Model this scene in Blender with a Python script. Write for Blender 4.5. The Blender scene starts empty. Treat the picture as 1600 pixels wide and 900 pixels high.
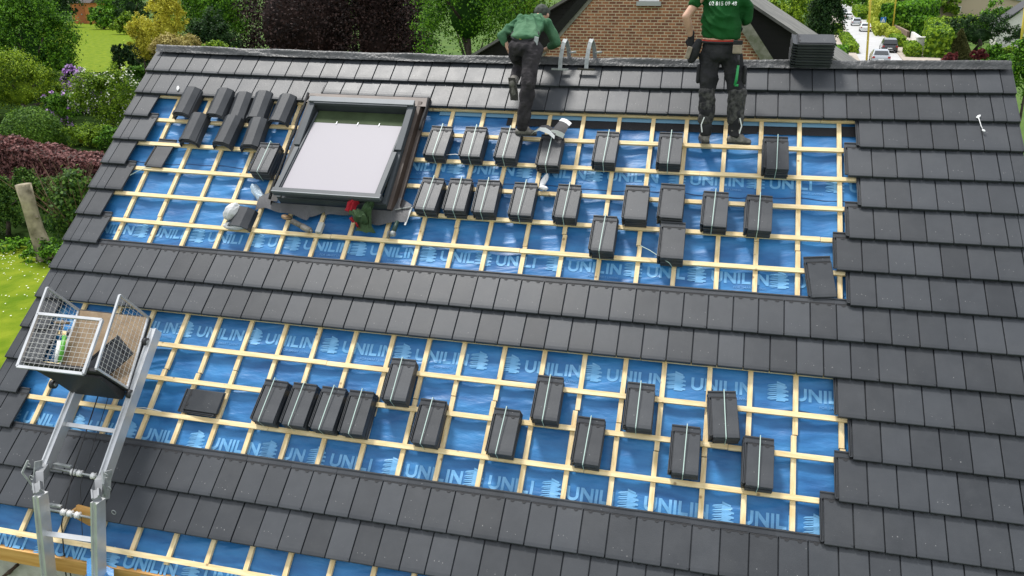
import bpy, bmesh, math, random
import numpy as np
from mathutils import Vector, Matrix, Euler
from mathutils.bvhtree import BVHTree
R = math.radians
C = bpy.context.scene.collection
scn = bpy.context.scene
random.seed(4)

# ------------------------------------------------------------------ camera
CAM = np.array([7.0992, -9.7453, 7.6110])
RC = np.array([[0.97287106, 0.08206781, -0.21630252],
               [0.23134802, -0.3451138, 0.90960132],
               [0.0, -0.93496596, -0.35473745]])      # columns: right, down, forward
FPX = 1252.89
cd = bpy.data.cameras.new('camera'); cam = bpy.data.objects.new('camera', cd); C.objects.link(cam)
cam.matrix_world = Matrix(((RC[0, 0], -RC[0, 1], -RC[0, 2], CAM[0]), (RC[1, 0], -RC[1, 1], -RC[1, 2], CAM[1]),
                           (RC[2, 0], -RC[2, 1], -RC[2, 2], CAM[2]), (0, 0, 0, 1)))
cd.sensor_width = 36; cd.lens = FPX / 1600 * 36; cd.clip_start = .1; cd.clip_end = 3000
scn.camera = cam
# ------------------------------------------------------------------ sky, sun, exposure
SUNDIR = Vector((-.36, .30, 1.0)).normalized()        # towards the sun
w = bpy.data.worlds.new('World'); scn.world = w; w.use_nodes = True
nt = w.node_tree; nt.nodes.clear()
wo = nt.nodes.new('ShaderNodeOutputWorld'); bg = nt.nodes.new('ShaderNodeBackground')
sky = nt.nodes.new('ShaderNodeTexSky'); sky.sky_type = 'NISHITA'; sky.sun_disc = False
sky.sun_elevation = math.asin(SUNDIR.z); sky.sun_rotation = math.atan2(SUNDIR.x, SUNDIR.y) % (2 * math.pi)
sky.air_density = 1.0; sky.dust_density = 2.0
tc = nt.nodes.new('ShaderNodeTexCoord'); no = nt.nodes.new('ShaderNodeTexNoise'); no.inputs['Scale'].default_value = 2.2
no.inputs['Detail'].default_value = 6
cr = nt.nodes.new('ShaderNodeValToRGB'); cr.color_ramp.elements[0].position = .30; cr.color_ramp.elements[1].position = .56
cr.color_ramp.elements[0].color = (.55, .55, .55, 1)
mx = nt.nodes.new('ShaderNodeMixRGB'); mx.inputs[2].default_value = (8.0, 8.3, 8.8, 1)     # high thin cloud
nt.links.new(tc.outputs['Generated'], no.inputs['Vector']); nt.links.new(no.outputs['Fac'], cr.inputs[0])
nt.links.new(cr.outputs[0], mx.inputs[0]); nt.links.new(sky.outputs[0], mx.inputs[1])
nt.links.new(mx.outputs[0], bg.inputs[0]); nt.links.new(bg.outputs[0], wo.inputs[0])
bg.inputs[1].default_value = 0.115
sl = bpy.data.lights.new('sun', 'SUN'); sun = bpy.data.objects.new('sun', sl); C.objects.link(sun)
sl.energy = 3.4; sl.angle = R(10.0); sl.color = (1, .97, .925)
sun.rotation_euler = (-SUNDIR).to_track_quat('-Z', 'Y').to_euler()
scn.view_settings.view_transform = 'Standard'; scn.view_settings.look = 'None'
scn.view_settings.exposure = 0.28; scn.view_settings.gamma = 1
try: scn.view_settings.use_curve_mapping = False
except Exception: pass
scn.render.resolution_x = 1024; scn.render.resolution_y = 576
scn.render.engine = 'CYCLES'

# ------------------------------------------------------------------ pixel and roof helpers
def ray(px, py): return RC @ np.array([(px - 800) / FPX, (py - 450) / FPX, 1.0])
def ground(px, py, z=0.0):
    d = ray(px, py); t = (z - CAM[2]) / d[2]; return Vector(CAM + d * t)
def AT(px, py, Y):
    d = ray(px, py); t = (Y - CAM[1]) / d[1]; return Vector(CAM + d * t)
TH = R(41.8165); CT, ST = math.cos(TH), math.sin(TH)
TW = .235; GA = 1.5882 * TW; RZ = 6.8                  # tile cover width, gauge, height of the ridge
def sagf(k, r): return -(.1825 - .0175 * (r - 9)) * (1 - ((k - 21.5) / 21.5) ** 2) * TW
def P(k, r, h=0.0):                                    # tiles along, courses down from the ridge, metres off the slope
    hh = h + sagf(k, r); s = -r * GA
    return Vector((k * TW, s * CT - hh * ST, RZ + s * ST + hh * CT))
def PA(k, r, h):                                       # the same for arrays
    hh = h + sagf(k, r); s = -r * GA
    return np.stack([k * TW, s * CT - hh * ST, RZ + s * ST + hh * CT], -1)
def roof_rot(phi=0.0): return (Matrix.Rotation(TH, 3, 'X') @ Matrix.Rotation(phi, 3, 'Z')).to_euler()

# ------------------------------------------------------------------ materials
MATS = {}
def mat(name, col, rough=.6, metal=0., var=.0, vscale=6., bump=0., bscale=40., spec=.5, col2=None, stretch=None, trans=0., coat=0., island=0.):
    if name in MATS: return MATS[name]
    m = bpy.data.materials.new(name); m.use_nodes = True; n = m.node_tree; b = n.nodes['Principled BSDF']
    b.inputs['Base Color'].default_value = (*col, 1); b.inputs['Roughness'].default_value = rough
    b.inputs['Metallic'].default_value = metal; b.inputs['Specular IOR Level'].default_value = spec
    if coat: b.inputs['Coat Weight'].default_value = coat; b.inputs['Coat Roughness'].default_value = .1
    t = n.nodes.new('ShaderNodeTexCoord'); mp = n.nodes.new('ShaderNodeMapping'); n.links.new(t.outputs['Object'], mp.inputs[0])
    if stretch: mp.inputs['Scale'].default_value = stretch
    if var or col2 or island:
        nz = n.nodes.new('ShaderNodeTexNoise'); nz.inputs['Scale'].default_value = vscale; nz.inputs['Detail'].default_value = 5
        n.links.new(mp.outputs[0], nz.inputs['Vector'])
        rp = n.nodes.new('ShaderNodeValToRGB'); rp.color_ramp.elements[0].position = .32; rp.color_ramp.elements[1].position = .68
        c2 = col2 if col2 else tuple(min(1, c * (1 + var)) for c in col); c1 = col if col2 else tuple(c * (1 - var) for c in col)
        rp.color_ramp.elements[0].color = (*c1, 1); rp.color_ramp.elements[1].color = (*c2, 1)
        src = nz.outputs['Fac']
        if island:
            g = n.nodes.new('ShaderNodeNewGeometry'); ma = n.nodes.new('ShaderNodeMath'); ma.operation = 'MULTIPLY_ADD'
            ma.inputs[1].default_value = island; n.links.new(g.outputs['Random Per Island'], ma.inputs[0])
            mb = n.nodes.new('ShaderNodeMath'); mb.operation = 'SUBTRACT'; mb.inputs[1].default_value = island / 2
            n.links.new(src, mb.inputs[0]); n.links.new(mb.outputs[0], ma.inputs[2]); src = ma.outputs[0]
        n.links.new(src, rp.inputs[0]); n.links.new(rp.outputs[0], b.inputs['Base Color'])
    if bump:
        nb = n.nodes.new('ShaderNodeTexNoise'); nb.inputs['Scale'].default_value = bscale; nb.inputs['Detail'].default_value = 4
        n.links.new(mp.outputs[0], nb.inputs['Vector'])
        bp = n.nodes.new('ShaderNodeBump'); bp.inputs['Strength'].default_value = bump; bp.inputs['Distance'].default_value = .02
        n.links.new(nb.outputs['Fac'], bp.inputs['Height']); n.links.new(bp.outputs[0], b.inputs['Normal'])
    if trans:
        tr = n.nodes.new('ShaderNodeBsdfTranslucent'); ms = n.nodes.new('ShaderNodeMixShader'); ms.inputs[0].default_value = trans
        o = n.nodes['Material Output']
        if b.inputs['Base Color'].is_linked: n.links.new(b.inputs['Base Color'].links[0].from_socket, tr.inputs[0])
        else: tr.inputs[0].default_value = (*col, 1)
        n.links.new(b.outputs[0], ms.inputs[1]); n.links.new(tr.outputs[0], ms.inputs[2]); n.links.new(ms.outputs[0], o.inputs['Surface'])
    MATS[name] = m; return m

def tile_mat():
    m = mat('concrete_tile', (.055, .057, .061), .50, bump=.12, bscale=180, spec=.5)
    n = m.node_tree; b = n.nodes['Principled BSDF']; N = n.nodes.new; L = n.links.new
    at = N('ShaderNodeAttribute'); at.attribute_name = 'tone'
    t = N('ShaderNodeTexCoord')
    nz = N('ShaderNodeTexNoise'); nz.inputs['Scale'].default_value = 5; nz.inputs['Detail'].default_value = 8; nz.inputs['Roughness'].default_value = .65
    L(t.outputs['Object'], nz.inputs['Vector'])
    m1 = N('ShaderNodeMixRGB'); m1.inputs[1].default_value = (.020, .0232, .028, 1); m1.inputs[2].default_value = (.045, .0505, .059, 1)
    a1 = N('ShaderNodeMath'); a1.operation = 'MULTIPLY_ADD'; a1.inputs[1].default_value = .8; L(nz.outputs['Fac'], a1.inputs[0])
    a2 = N('ShaderNodeMath'); a2.operation = 'MULTIPLY_ADD'; a2.inputs[1].default_value = .8; a2.inputs[2].default_value = -.40; L(at.outputs['Fac'], a2.inputs[0]); L(a2.outputs[0], a1.inputs[2])
    L(a1.outputs[0], m1.inputs[0])
    # pale specks and scuffs
    vo = N('ShaderNodeTexVoronoi'); vo.inputs['Scale'].default_value = 14; L(t.outputs['Object'], vo.inputs['Vector'])
    nw = N('ShaderNodeTexNoise'); nw.inputs['Scale'].default_value = 60; L(t.outputs['Object'], nw.inputs['Vector'])
    s0 = N('ShaderNodeMath'); s0.operation = 'MULTIPLY_ADD'; s0.inputs[1].default_value = .35; s0.inputs[2].default_value = -.12; L(nw.outputs['Fac'], s0.inputs[0])
    s1 = N('ShaderNodeMath'); s1.operation = 'ADD'; L(vo.outputs['Distance'], s1.inputs[0]); L(s0.outputs[0], s1.inputs[1])
    s2 = N('ShaderNodeMath'); s2.operation = 'LESS_THAN'; s2.inputs[1].default_value = .085; L(s1.outputs[0], s2.inputs[0])
    s3 = N('ShaderNodeMath'); s3.operation = 'GREATER_THAN'; s3.inputs[1].default_value = .62
    sp = N('ShaderNodeSeparateColor'); L(vo.outputs['Color'], sp.inputs[0]); L(sp.outputs[0], s3.inputs[0])
    s4 = N('ShaderNodeMath'); s4.operation = 'MULTIPLY'; L(s2.outputs[0], s4.inputs[0]); L(s3.outputs[0], s4.inputs[1])
    s5 = N('ShaderNodeMath'); s5.operation = 'MULTIPLY'; s5.inputs[1].default_value = .5; L(s4.outputs[0], s5.inputs[0])
    m2 = N('ShaderNodeMixRGB'); m2.inputs[2].default_value = (.22, .22, .22, 1); L(s5.outputs[0], m2.inputs[0]); L(m1.outputs[0], m2.inputs[1])
    # dusty veil in patches
    nd = N('ShaderNodeTexNoise'); nd.inputs['Scale'].default_value = 1.3; nd.inputs['Detail'].default_value = 7; nd.inputs['Roughness'].default_value = .7; L(t.outputs['Object'], nd.inputs['Vector'])
    rd = N('ShaderNodeMapRange'); rd.inputs[1].default_value = .45; rd.inputs[2].default_value = .8; rd.inputs[4].default_value = .28; L(nd.outputs['Fac'], rd.inputs[0])
    m3 = N('ShaderNodeMixRGB'); m3.inputs[2].default_value = (.088, .090, .092, 1); L(rd.outputs[0], m3.inputs[0]); L(m2.outputs[0], m3.inputs[1])
    # dust dots near the lower end of each tile
    ta = N('ShaderNodeAttribute'); ta.attribute_name = 'tuv'; wn = N('ShaderNodeTexWhiteNoise'); wn.noise_dimensions = '1D'; L(at.outputs['Fac'], wn.inputs['W'])
    sc = N('ShaderNodeVectorMath'); sc.operation = 'MULTIPLY_ADD'; sc.inputs[1].default_value = (.05, .06, 0); sc.inputs[2].default_value = (-.025, -.03, 0); L(wn.outputs['Color'], sc.inputs[0])
    vo2 = N('ShaderNodeTexNoise'); vo2.inputs['Scale'].default_value = 90; L(t.outputs['Object'], vo2.inputs['Vector'])
    ad = N('ShaderNodeVectorMath'); L(ta.outputs['Vector'], ad.inputs[0]); L(sc.outputs[0], ad.inputs[1]); last = m3.outputs[0]
    for px_, py_, thr in ((.075, .115, .35), (.150, .105, .45), (.115, .12, .75)):
        di = N('ShaderNodeVectorMath'); di.operation = 'DISTANCE'; di.inputs[1].default_value = (px_, py_, 0); L(ad.outputs[0], di.inputs[0])
        q1 = N('ShaderNodeMath'); q1.operation = 'MULTIPLY_ADD'; q1.inputs[1].default_value = .022; q1.inputs[2].default_value = -.008; L(vo2.outputs['Fac'], q1.inputs[0])
        q2 = N('ShaderNodeMath'); q2.operation = 'LESS_THAN'; L(di.outputs['Value'], q2.inputs[0]); L(q1.outputs[0], q2.inputs[1])
        q3 = N('ShaderNodeMath'); q3.operation = 'GREATER_THAN'; q3.inputs[1].default_value = thr; L(wn.outputs['Value'], q3.inputs[0])
        q4 = N('ShaderNodeMath'); q4.operation = 'MULTIPLY'; L(q2.outputs[0], q4.inputs[0]); L(q3.outputs[0], q4.inputs[1])
        q5 = N('ShaderNodeMixRGB'); q5.inputs[2].default_value = (.20, .20, .20, 1); L(q4.outputs[0], q5.inputs[0]); L(last, q5.inputs[1]); last = q5.outputs[0]
    L(last, b.inputs['Base Color'])
    rr = N('ShaderNodeMapRange'); rr.inputs[3].default_value = .38; rr.inputs[4].default_value = .54; L(nz.outputs['Fac'], rr.inputs[0]); L(rr.outputs[0], b.inputs['Roughness'])
    return m
M_TILE = tile_mat()
M_TILEDK = mat('tile_groove', (.018, .018, .02), .7)
M_WOOD = mat('batten_wood', (.68, .50, .24), .65, col2=(.86, .71, .43), vscale=3, stretch=(1.5, 12, 12), bump=.15, bscale=30)
M_WOOD2 = mat('counter_batten_wood', (.64, .46, .21), .65, col2=(.84, .69, .42), vscale=3, stretch=(12, 2, 2), bump=.15, bscale=30)
M_ORW = mat('orange_timber', (.50, .25, .06), .5, col2=(.66, .38, .12), vscale=2.5, stretch=(1, 8, 14), bump=.15)
M_FILM = mat('blue_membrane', (.012, .105, .29), .44, col2=(.035, .205, .47), vscale=2.2, stretch=(1, 3, 3), bump=.3, bscale=9, spec=.45)
M_PRINT = mat('pale_blue_print', (.10, .32, .58), .46, col2=(.17, .41, .67), vscale=9, bump=.3, bscale=12)
M_PRINT2 = mat('pale_blue_small_print', (.09, .26, .52), .45)
M_ALU = mat('aluminium', (.62, .63, .64), .38, metal=.55, var=.12, vscale=5, bump=.08, bscale=60)
M_GALV = mat('galvanised_steel', (.36, .38, .38), .5, metal=.35, var=.2, vscale=25)
M_BLKP = mat('black_plastic', (.022, .022, .024), .5, bump=.1)
M_PLY = mat('plywood', (.20, .135, .075), .7, col2=(.28, .2, .12), vscale=9, bump=.2)
M_GREY = mat('window_cladding', (.07, .08, .09), .5, metal=.0, var=.08, spec=.25)
M_LGREY = mat('light_grey_cladding', (.17, .185, .20), .5, metal=.1, var=.06)
M_DGREY = mat('dark_flashing', (.03, .028, .027), .5, metal=.2, var=.2)
M_BROWN = mat('brown_flashing', (.07, .05, .04), .55, metal=.1, var=.25, vscale=4)
M_STRAP = mat('pale_green_strap', (.42, .55, .50), .4)
M_WHITE = mat('white_plastic', (.80, .80, .79), .5, var=.04)
M_CLOTHW = mat('white_cloth', (.78, .78, .78), .8, bump=.3)
M_SKIN = mat('skin', (.56, .33, .23), .5, var=.12, vscale=18)
M_TROU = mat('black_work_trousers', (.017, .017, .020), .85, col2=(.038, .037, .04), vscale=6, bump=.9, bscale=16, spec=.2)
M_KNEE = mat('dusty_trouser_leg', (.022, .022, .024), .85, col2=(.10, .097, .092), vscale=26, bump=1.0, bscale=24, spec=.2)
M_SHG = mat('dark_green_tshirt', (.006, .055, .011), .8, col2=(.010, .085, .018), vscale=4, bump=.8, bscale=7, spec=.15)
M_SHG2 = mat('washed_green_shirt', (.04, .12, .06), .8, col2=(.085, .18, .10), vscale=4, bump=.9, bscale=10, spec=.15)
M_BOOT = mat('dusty_work_boot', (.10, .093, .082), .8, col2=(.27, .25, .225), vscale=20, bump=.5)
M_BLKC = mat('black_cloth', (.015, .015, .017), .85, bump=.5, bscale=30)

for m_ in (M_WOOD, M_WOOD2):
    n_ = m_.node_tree; b_ = n_.nodes['Principled BSDF']; src_ = b_.inputs['Base Color'].links[0].from_socket; tc_ = n_.nodes.new('ShaderNodeTexCoord')
    v_ = n_.nodes.new('ShaderNodeTexVoronoi'); v_.inputs['Scale'].default_value = 5.5; n_.links.new(tc_.outputs['Object'], v_.inputs['Vector'])
    r_ = n_.nodes.new('ShaderNodeMapRange'); r_.inputs[1].default_value = .05; r_.inputs[2].default_value = .11; r_.inputs[3].default_value = .75; r_.inputs[4].default_value = 0; n_.links.new(v_.outputs['Distance'], r_.inputs[0])
    x_ = n_.nodes.new('ShaderNodeMixRGB'); x_.inputs[2].default_value = (.22, .12, .05, 1); n_.links.new(r_.outputs[0], x_.inputs[0]); n_.links.new(src_, x_.inputs[1]); n_.links.new(x_.outputs[0], b_.inputs['Base Color'])
# ------------------------------------------------------------------ mesh helpers
def tagp(o, label=None, cat=None, group=None, kind=None):
    if label: o['label'] = label
    if cat: o['category'] = cat
    if group: o['group'] = group
    if kind: o['kind'] = kind
    return o
def empty(name, loc, rot=None, label=None, cat=None, group=None):
    o = bpy.data.objects.new(name, None); C.objects.link(o); o.location = loc
    if rot is not None: o.rotation_euler = rot
    o.empty_display_size = .1
    return tagp(o, label, cat, group)
def mkmesh(name, v, f, mats, mi=None, smooth=False, tone=None, tuv=None):
    me = bpy.data.meshes.new(name); me.from_pydata([tuple(p) for p in v], [], [tuple(q) for q in f])
    for m in (mats if isinstance(mats, (list, tuple)) else [mats]): me.materials.append(m)
    if mi is not None: me.polygons.foreach_set('material_index', mi)
    if smooth: me.polygons.foreach_set('use_smooth', [True] * len(me.polygons))
    if tone is not None:
        a = me.attributes.new('tone', 'FLOAT', 'POINT'); a.data.foreach_set('value', tone)
    if tuv is not None:
        a = me.attributes.new('tuv', 'FLOAT_VECTOR', 'POINT'); a.data.foreach_set('vector', np.asarray(tuv, float).ravel())
    me.update(); return me
def link(name, me, parent=None, loc=None, world=True):
    """link a mesh; if parent given and world, vertices are in world space and are moved into the parent's frame"""
    o = bpy.data.objects.new(name, me); C.objects.link(o)
    if parent is not None:
        o.parent = parent
        if world:
            mw = Matrix.LocRotScale(parent.location, parent.rotation_euler, parent.scale)
            p = parent.parent
            while p is not None:
                mw = Matrix.LocRotScale(p.location, p.rotation_euler, p.scale) @ mw; p = p.parent
            me.transform(mw.inverted())
    elif loc is not None:
        me.transform(Matrix.Translation(-Vector(loc))); o.location = loc
    return o
class MB:
    """collects boxes, tubes and sheets into one mesh"""
    def __init__(s): s.v = []; s.f = []; s.m = []; s.sm = []
    def add(s, v, f, mi=0, sm=False):
        o = len(s.v); s.v += [tuple(p) for p in v]; s.f += [tuple(i + o for i in q) for q in f]; s.m += [mi] * len(f); s.sm += [sm] * len(f)
    def hexa(s, p8, mi=0):       # bottom 4 ccw, top 4 ccw
        s.add(p8, [(3, 2, 1, 0), (4, 5, 6, 7), (0, 1, 5, 4), (1, 2, 6, 5), (2, 3, 7, 6), (3, 0, 4, 7)], mi)
    def box(s, a, b, mi=0, M=None):
        x0, y0, z0 = a; x1, y1, z1 = b
        p = [Vector(q) for q in ((x0, y0, z0), (x1, y0, z0), (x1, y1, z0), (x0, y1, z0), (x0, y0, z1), (x1, y0, z1), (x1, y1, z1), (x0, y1, z1))]
        if M is not None: p = [M @ q for q in p]
        s.hexa(p, mi)
    def bar(s, a, b, wd, ht, up=(0, 0, 1), mi=0):     # box from a to b
        a = Vector(a); b = Vector(b); d = (b - a).normalized(); u = Vector(up); sx = d.cross(u)
        if sx.length < 1e-4: sx = d.cross(Vector((1, 0, 0)))
        sx.normalize(); u = sx.cross(d).normalized(); sx *= wd / 2; u *= ht / 2
        s.hexa([a - sx - u, b - sx - u, b + sx - u, a + sx - u, a - sx + u, b - sx + u, b + sx + u, a + sx + u], mi)
    def tube(s, pts, r, seg=8, mi=0, cap=True):
        pts = [Vector(p) for p in pts]; rs = r if isinstance(r, (list, tuple)) else [r] * len(pts)
        ring = []; pu = None; v = []
        for i, p in enumerate(pts):
            d = (pts[min(i + 1, len(pts) - 1)] - pts[max(i - 1, 0)]).normalized()
            u = pu if pu is not None else (Vector((0, 0, 1)) if abs(d.z) < .9 else Vector((1, 0, 0)))
            x = d.cross(u).normalized(); u = x.cross(d).normalized(); pu = u
            for j in range(seg):
                a = 2 * math.pi * j / seg; v.append(p + (x * math.cos(a) + u * math.sin(a)) * rs[i])
        f = []
        for i in range(len(pts) - 1):
            for j in range(seg):
                k = (j + 1) % seg; f.append((i * seg + j, i * seg + k, (i + 1) * seg + k, (i + 1) * seg + j))
        if cap: f.append(tuple(range(seg))[::-1]); f.append(tuple((len(pts) - 1) * seg + j for j in range(seg)))
        s.add(v, f, mi, True)
    def grid(s, G, mi=0, sm=True):   # G: [n][m] points
        n = len(G); m = len(G[0]); s.add([p for row in G for p in row], [(i * m + j, i * m + j + 1, (i + 1) * m + j + 1, (i + 1) * m + j) for i in range(n - 1) for j in range(m - 1)], mi, sm)
    def sphere(s, c, r, mi=0, su=12, sv=8):
        r = r if isinstance(r, (tuple, list)) else (r, r, r); c = Vector(c); v = []; f = []
        for i in range(1, sv):
            a = math.pi * i / sv
            for j in range(su):
                b = 2 * math.pi * j / su; v.append((c.x + r[0] * math.sin(a) * math.cos(b), c.y + r[1] * math.sin(a) * math.sin(b), c.z + r[2] * math.cos(a)))
        t = len(v); v.append((c.x, c.y, c.z + r[2])); v.append((c.x, c.y, c.z - r[2]))
        for i in range(sv - 2):
            for j in range(su): k = (j + 1) % su; f.append((i * su + j, (i + 1) * su + j, (i + 1) * su + k, i * su + k))
        for j in range(su): k = (j + 1) % su; f.append((t, j, k)); f.append((t + 1, (sv - 2) * su + k, (sv - 2) * su + j))
        s.add(v, f, mi, True)
    def build(s, name, mats, parent=None, loc=None, world=True, bevel=0.):
        me = mkmesh(name, s.v, s.f, mats, s.m); me.polygons.foreach_set('use_smooth', s.sm)
        o = link(name, me, parent, loc, world)
        if bevel:
            md = o.modifiers.new('b', 'BEVEL'); md.width = bevel; md.segments = 2; md.limit_method = 'ANGLE'
        return o
def textverts(body, size):
    cu = bpy.data.curves.new('t', 'FONT'); cu.body = body; cu.size = size; cu.align_x = 'LEFT'; cu.resolution_u = 3; cu.offset = size * .012
    o = bpy.data.objects.new('t', cu); C.objects.link(o); dg = bpy.context.evaluated_depsgraph_get(); dg.update()
    me = o.evaluated_get(dg).to_mesh(); v = [(p.co.x, p.co.y) for p in me.vertices]; f = [tuple(p.vertices) for p in me.polygons]
    o.evaluated_get(dg).to_mesh_clear(); bpy.data.objects.remove(o); bpy.data.curves.remove(cu); return v, f

# ================================================================== GROUND AND ROAD
M_GRASS = mat('grass', (.085, .15, .006), .9, col2=(.18, .23, .015), vscale=1.6, bump=1.0, bscale=9, spec=.05)
M_GRASSD = mat('rough_grass', (.05, .10, .02), .9, col2=(.09, .15, .03), vscale=.2, spec=.1)
M_ROAD = mat('pale_asphalt', (.42, .42, .42), .8, var=.08, vscale=.5)
M_PAVE = mat('pavement_slabs', (.38, .33, .28), .85, var=.12, vscale=1.5)
M_SOIL = mat('planted_soil', (.016, .03, .008), .95, var=.5, vscale=2, spec=0.)
g = MB(); g.add([(-900, -300, 0), (900, -300, 0), (900, 1500, 0), (-900, 1500, 0)], [(0, 1, 2, 3)])
tagp(g.build('ground', M_GRASSD), kind='structure')
def patch(name, pts, z, m, kind='structure'):
    mb = MB(); mb.add([(p[0], p[1], z) for p in pts], [tuple(range(len(pts)))]); return tagp(mb.build(name, m), kind=kind)
gp = lambda *a: [ground(x, y) for x, y in a]
LAWN_ = 0
patch('lawn', [(-60, -12), (-4, -12), (-4, 8.5)] + [(q.x, q.y) for q in (ground(150, 402), ground(90, 392), ground(0, 380), ground(-120, 366))] + [(-60, 11)], .012, M_GRASS)
far = gp((95, 34), (250, 34), (262, 70), (235, 108), (60, 118), (40, 60))
patch('garden_lawn', far, .012, M_GRASS)
patch('planting_bed', [(-60, 6), (-4, 6), (-4, 45), (-75, 70)], .008, M_SOIL)
LK = gp((1352, 110), (1341, 92), (1326, 60), (1317, 35), (1306, 14), (1296, 0), (1285, -8))
RK = gp((1424, 110), (1408, 92), (1383, 60), (1362, 35), (1337, 14), (1318, 0), (1303, -8))
road = MB(); road.grid([[(a.x, a.y, .02), (b.x, b.y, .02)] for a, b in zip(LK, RK)], 0, False)
tagp(road.build('road', M_ROAD), kind='structure')
def strip(name, A, B, z0, z1, m):
    mb = MB(); mb.grid([[(a[0], a[1], z1), (b[0], b[1], z1)] for a, b in zip(A, B)], 0, False)
    mb.grid([[(a[0], a[1], z0), (a[0], a[1], z1)] for a in A], 0, False); mb.grid([[(b[0], b[1], z1), (b[0], b[1], z0)] for b in B], 0, False)
    return tagp(mb.build(name, m), kind='structure')
RP2 = gp((1495, 110), (1468, 92), (1420, 60), (1385, 35), (1350, 14), (1326, 0), (1310, -8))
LP2 = gp((1295, 110), (1291, 92), (1290, 60), (1293, 35), (1290, 14), (1284, 0), (1275, -8))
strip('pavement', RK, RP2, 0, .13, M_PAVE); strip('pavement', LP2, LK, 0, .13, M_PAVE)

# ================================================================== FOLIAGE
def leaf_mat(name, dark, light, trans=.3, isl=.9, vs=.6):
    if 'copper' not in name and 'purple' not in name and 'dark' not in name: light = tuple(min(.75, c * 1.22) for c in light)
    return mat(name, dark, .65, col2=light, vscale=vs, trans=trans, island=isl, spec=.25)
F_MID = leaf_mat('mid_green_leaves', (.022, .085, .006), (.14, .31, .018))
F_LIME = leaf_mat('lime_leaves', (.06, .13, .006), (.27, .38, .02))
F_DARK = leaf_mat('dark_green_leaves', (.010, .036, .009), (.04, .095, .02))
F_COP = leaf_mat('copper_beech_leaves', (.012, .007, .006), (.060, .032, .026), .15)
F_GOLD = leaf_mat('golden_leaves', (.34, .31, .02), (.66, .58, .07))
F_OCH = leaf_mat('ochre_leaves', (.24, .19, .05), (.42, .36, .12))
F_PURP = leaf_mat('purple_leaves', (.035, .012, .010), (.25, .11, .10), .2, vs=2.5)
F_CYP = leaf_mat('cypress_leaves', (.022, .07, .010), (.10, .19, .025))
F_HEDG = leaf_mat('hedge_leaves', (.05, .12, .008), (.22, .34, .02))
F_YHED = leaf_mat('yellow_green_hedge_leaves', (.20, .26, .02), (.38, .42, .05))
F_LIL = mat('lilac_blossom', (.42, .20, .55), .7, col2=(.62, .40, .75), vscale=8, trans=.2, island=.8)
F_WHT = mat('white_blossom', (.72, .74, .60), .7, trans=.2)
F_RED = leaf_mat('red_leaves', (.07, .012, .015), (.16, .03, .03))
M_BARK = mat('bark', (.06, .045, .035), .9, var=.3, bump=.6)
M_BARKL = mat('pale_bark', (.10, .085, .05), .9, col2=(.42, .36, .25), vscale=3.2, bump=1.0, bscale=9)
def leafcloud(lobes, n, size, rng, shell=.26, upb=.25, per=48):
    L = np.array(lobes, float); r = L[:, 3:6]
    wgt = (r[:, 0] * r[:, 1] * r[:, 2]) ** (2 / 3); wgt /= wgt.sum()
    li = rng.choice(len(L), n, p=wgt); d = rng.normal(size=(n, 3)); d /= np.linalg.norm(d, axis=1)[:, None]
    d[:, 2] = np.where((d[:, 2] < -.2) & (rng.random(n) < .5), -d[:, 2], d[:, 2])
    rad = 1 - np.abs(rng.normal(0, shell, n)) + rng.normal(0, .04, n)
    nc = max(1, n // per); cid = rng.integers(0, nc, n); li = li[cid]; d0 = d[cid]; rc = rad[cid]
    js = rng.normal(0, 1, (n, 3)) * (r[li].mean(1) * (.17 if per > 2 else .01))[:, None]
    pos = L[li, :3] + d0 * r[li] * rc[:, None] + js; d = d0 + js / r[li] * 2.2; d /= np.linalg.norm(d, axis=1)[:, None]
    keep = np.ones(n, bool)
    for j in range(len(L)):
        q = (pos - L[j, :3]) / r[j]; ins = (q * q).sum(1) < .30
        keep &= ~(ins & (li != j))
    pos = pos[keep]; d = d[keep]; n = len(pos)
    nr = d + rng.normal(0, .55, (n, 3)); nr[:, 2] += upb; nr /= np.linalg.norm(nr, axis=1)[:, None]
    tx = np.cross(nr, rng.normal(size=(n, 3))); tx /= np.linalg.norm(tx, axis=1)[:, None]; ty = np.cross(nr, tx)
    s = size * rng.uniform(.55, 1.25, n)[:, None]
    V = np.stack([pos - tx * s * .5, pos - ty * s * .32 + nr * s * .06, pos + tx * s * .5, pos + ty * s * .32 + nr * s * .06], 1).reshape(-1, 3)
    return V
def cloud_mesh(name, V, m, core=None, z0=.02):
    n = len(V) // 4; V = V.copy()
    V[:, 2] = np.maximum(V[:, 2], z0)
    me = bpy.data.meshes.new(name); cv = []; cf = []
    if core:
        mb = MB()
        for c in core: mb.sphere(c[:3], c[3:6], 0, 10, 7)
        cv = mb.v; cf = mb.f
    nv = n * 4 + len(cv); allv = np.concatenate([V, np.array(cv).reshape(-1, 3)]) if cv else V
    me.vertices.add(nv); me.vertices.foreach_set('co', allv.ravel())
    loops = list(range(n * 4)); starts = [4 * i for i in range(n)]; tot = [4] * n
    for q in cf: starts.append(len(loops)); tot.append(len(q)); loops += [i + n * 4 for i in q]
    me.loops.add(len(loops)); me.loops.foreach_set('vertex_index', loops)
    me.polygons.add(len(starts)); me.polygons.foreach_set('loop_start', starts)
    me.polygons.foreach_set('loop_total', tot)
    me.materials.append(m); me.update(calc_edges=True); me.validate(); return me
def lobes_for(c, rx, ry, rz, nl, rng, lo=.28, hi=.48):
    out = [(c[0], c[1], c[2], rx * .72, ry * .72, rz * .72)]
    for i in range(nl):
        d = rng.normal(size=3); d /= np.linalg.norm(d)
        if d[2] < -.5: d[2] *= -1
        f = rng.uniform(.5, .85); s = rng.uniform(lo, hi)
        out.append((c[0] + d[0] * rx * f, c[1] + d[1] * ry * f, c[2] + d[2] * rz * f, rx * s, ry * s, rz * s))
    return out
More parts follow.
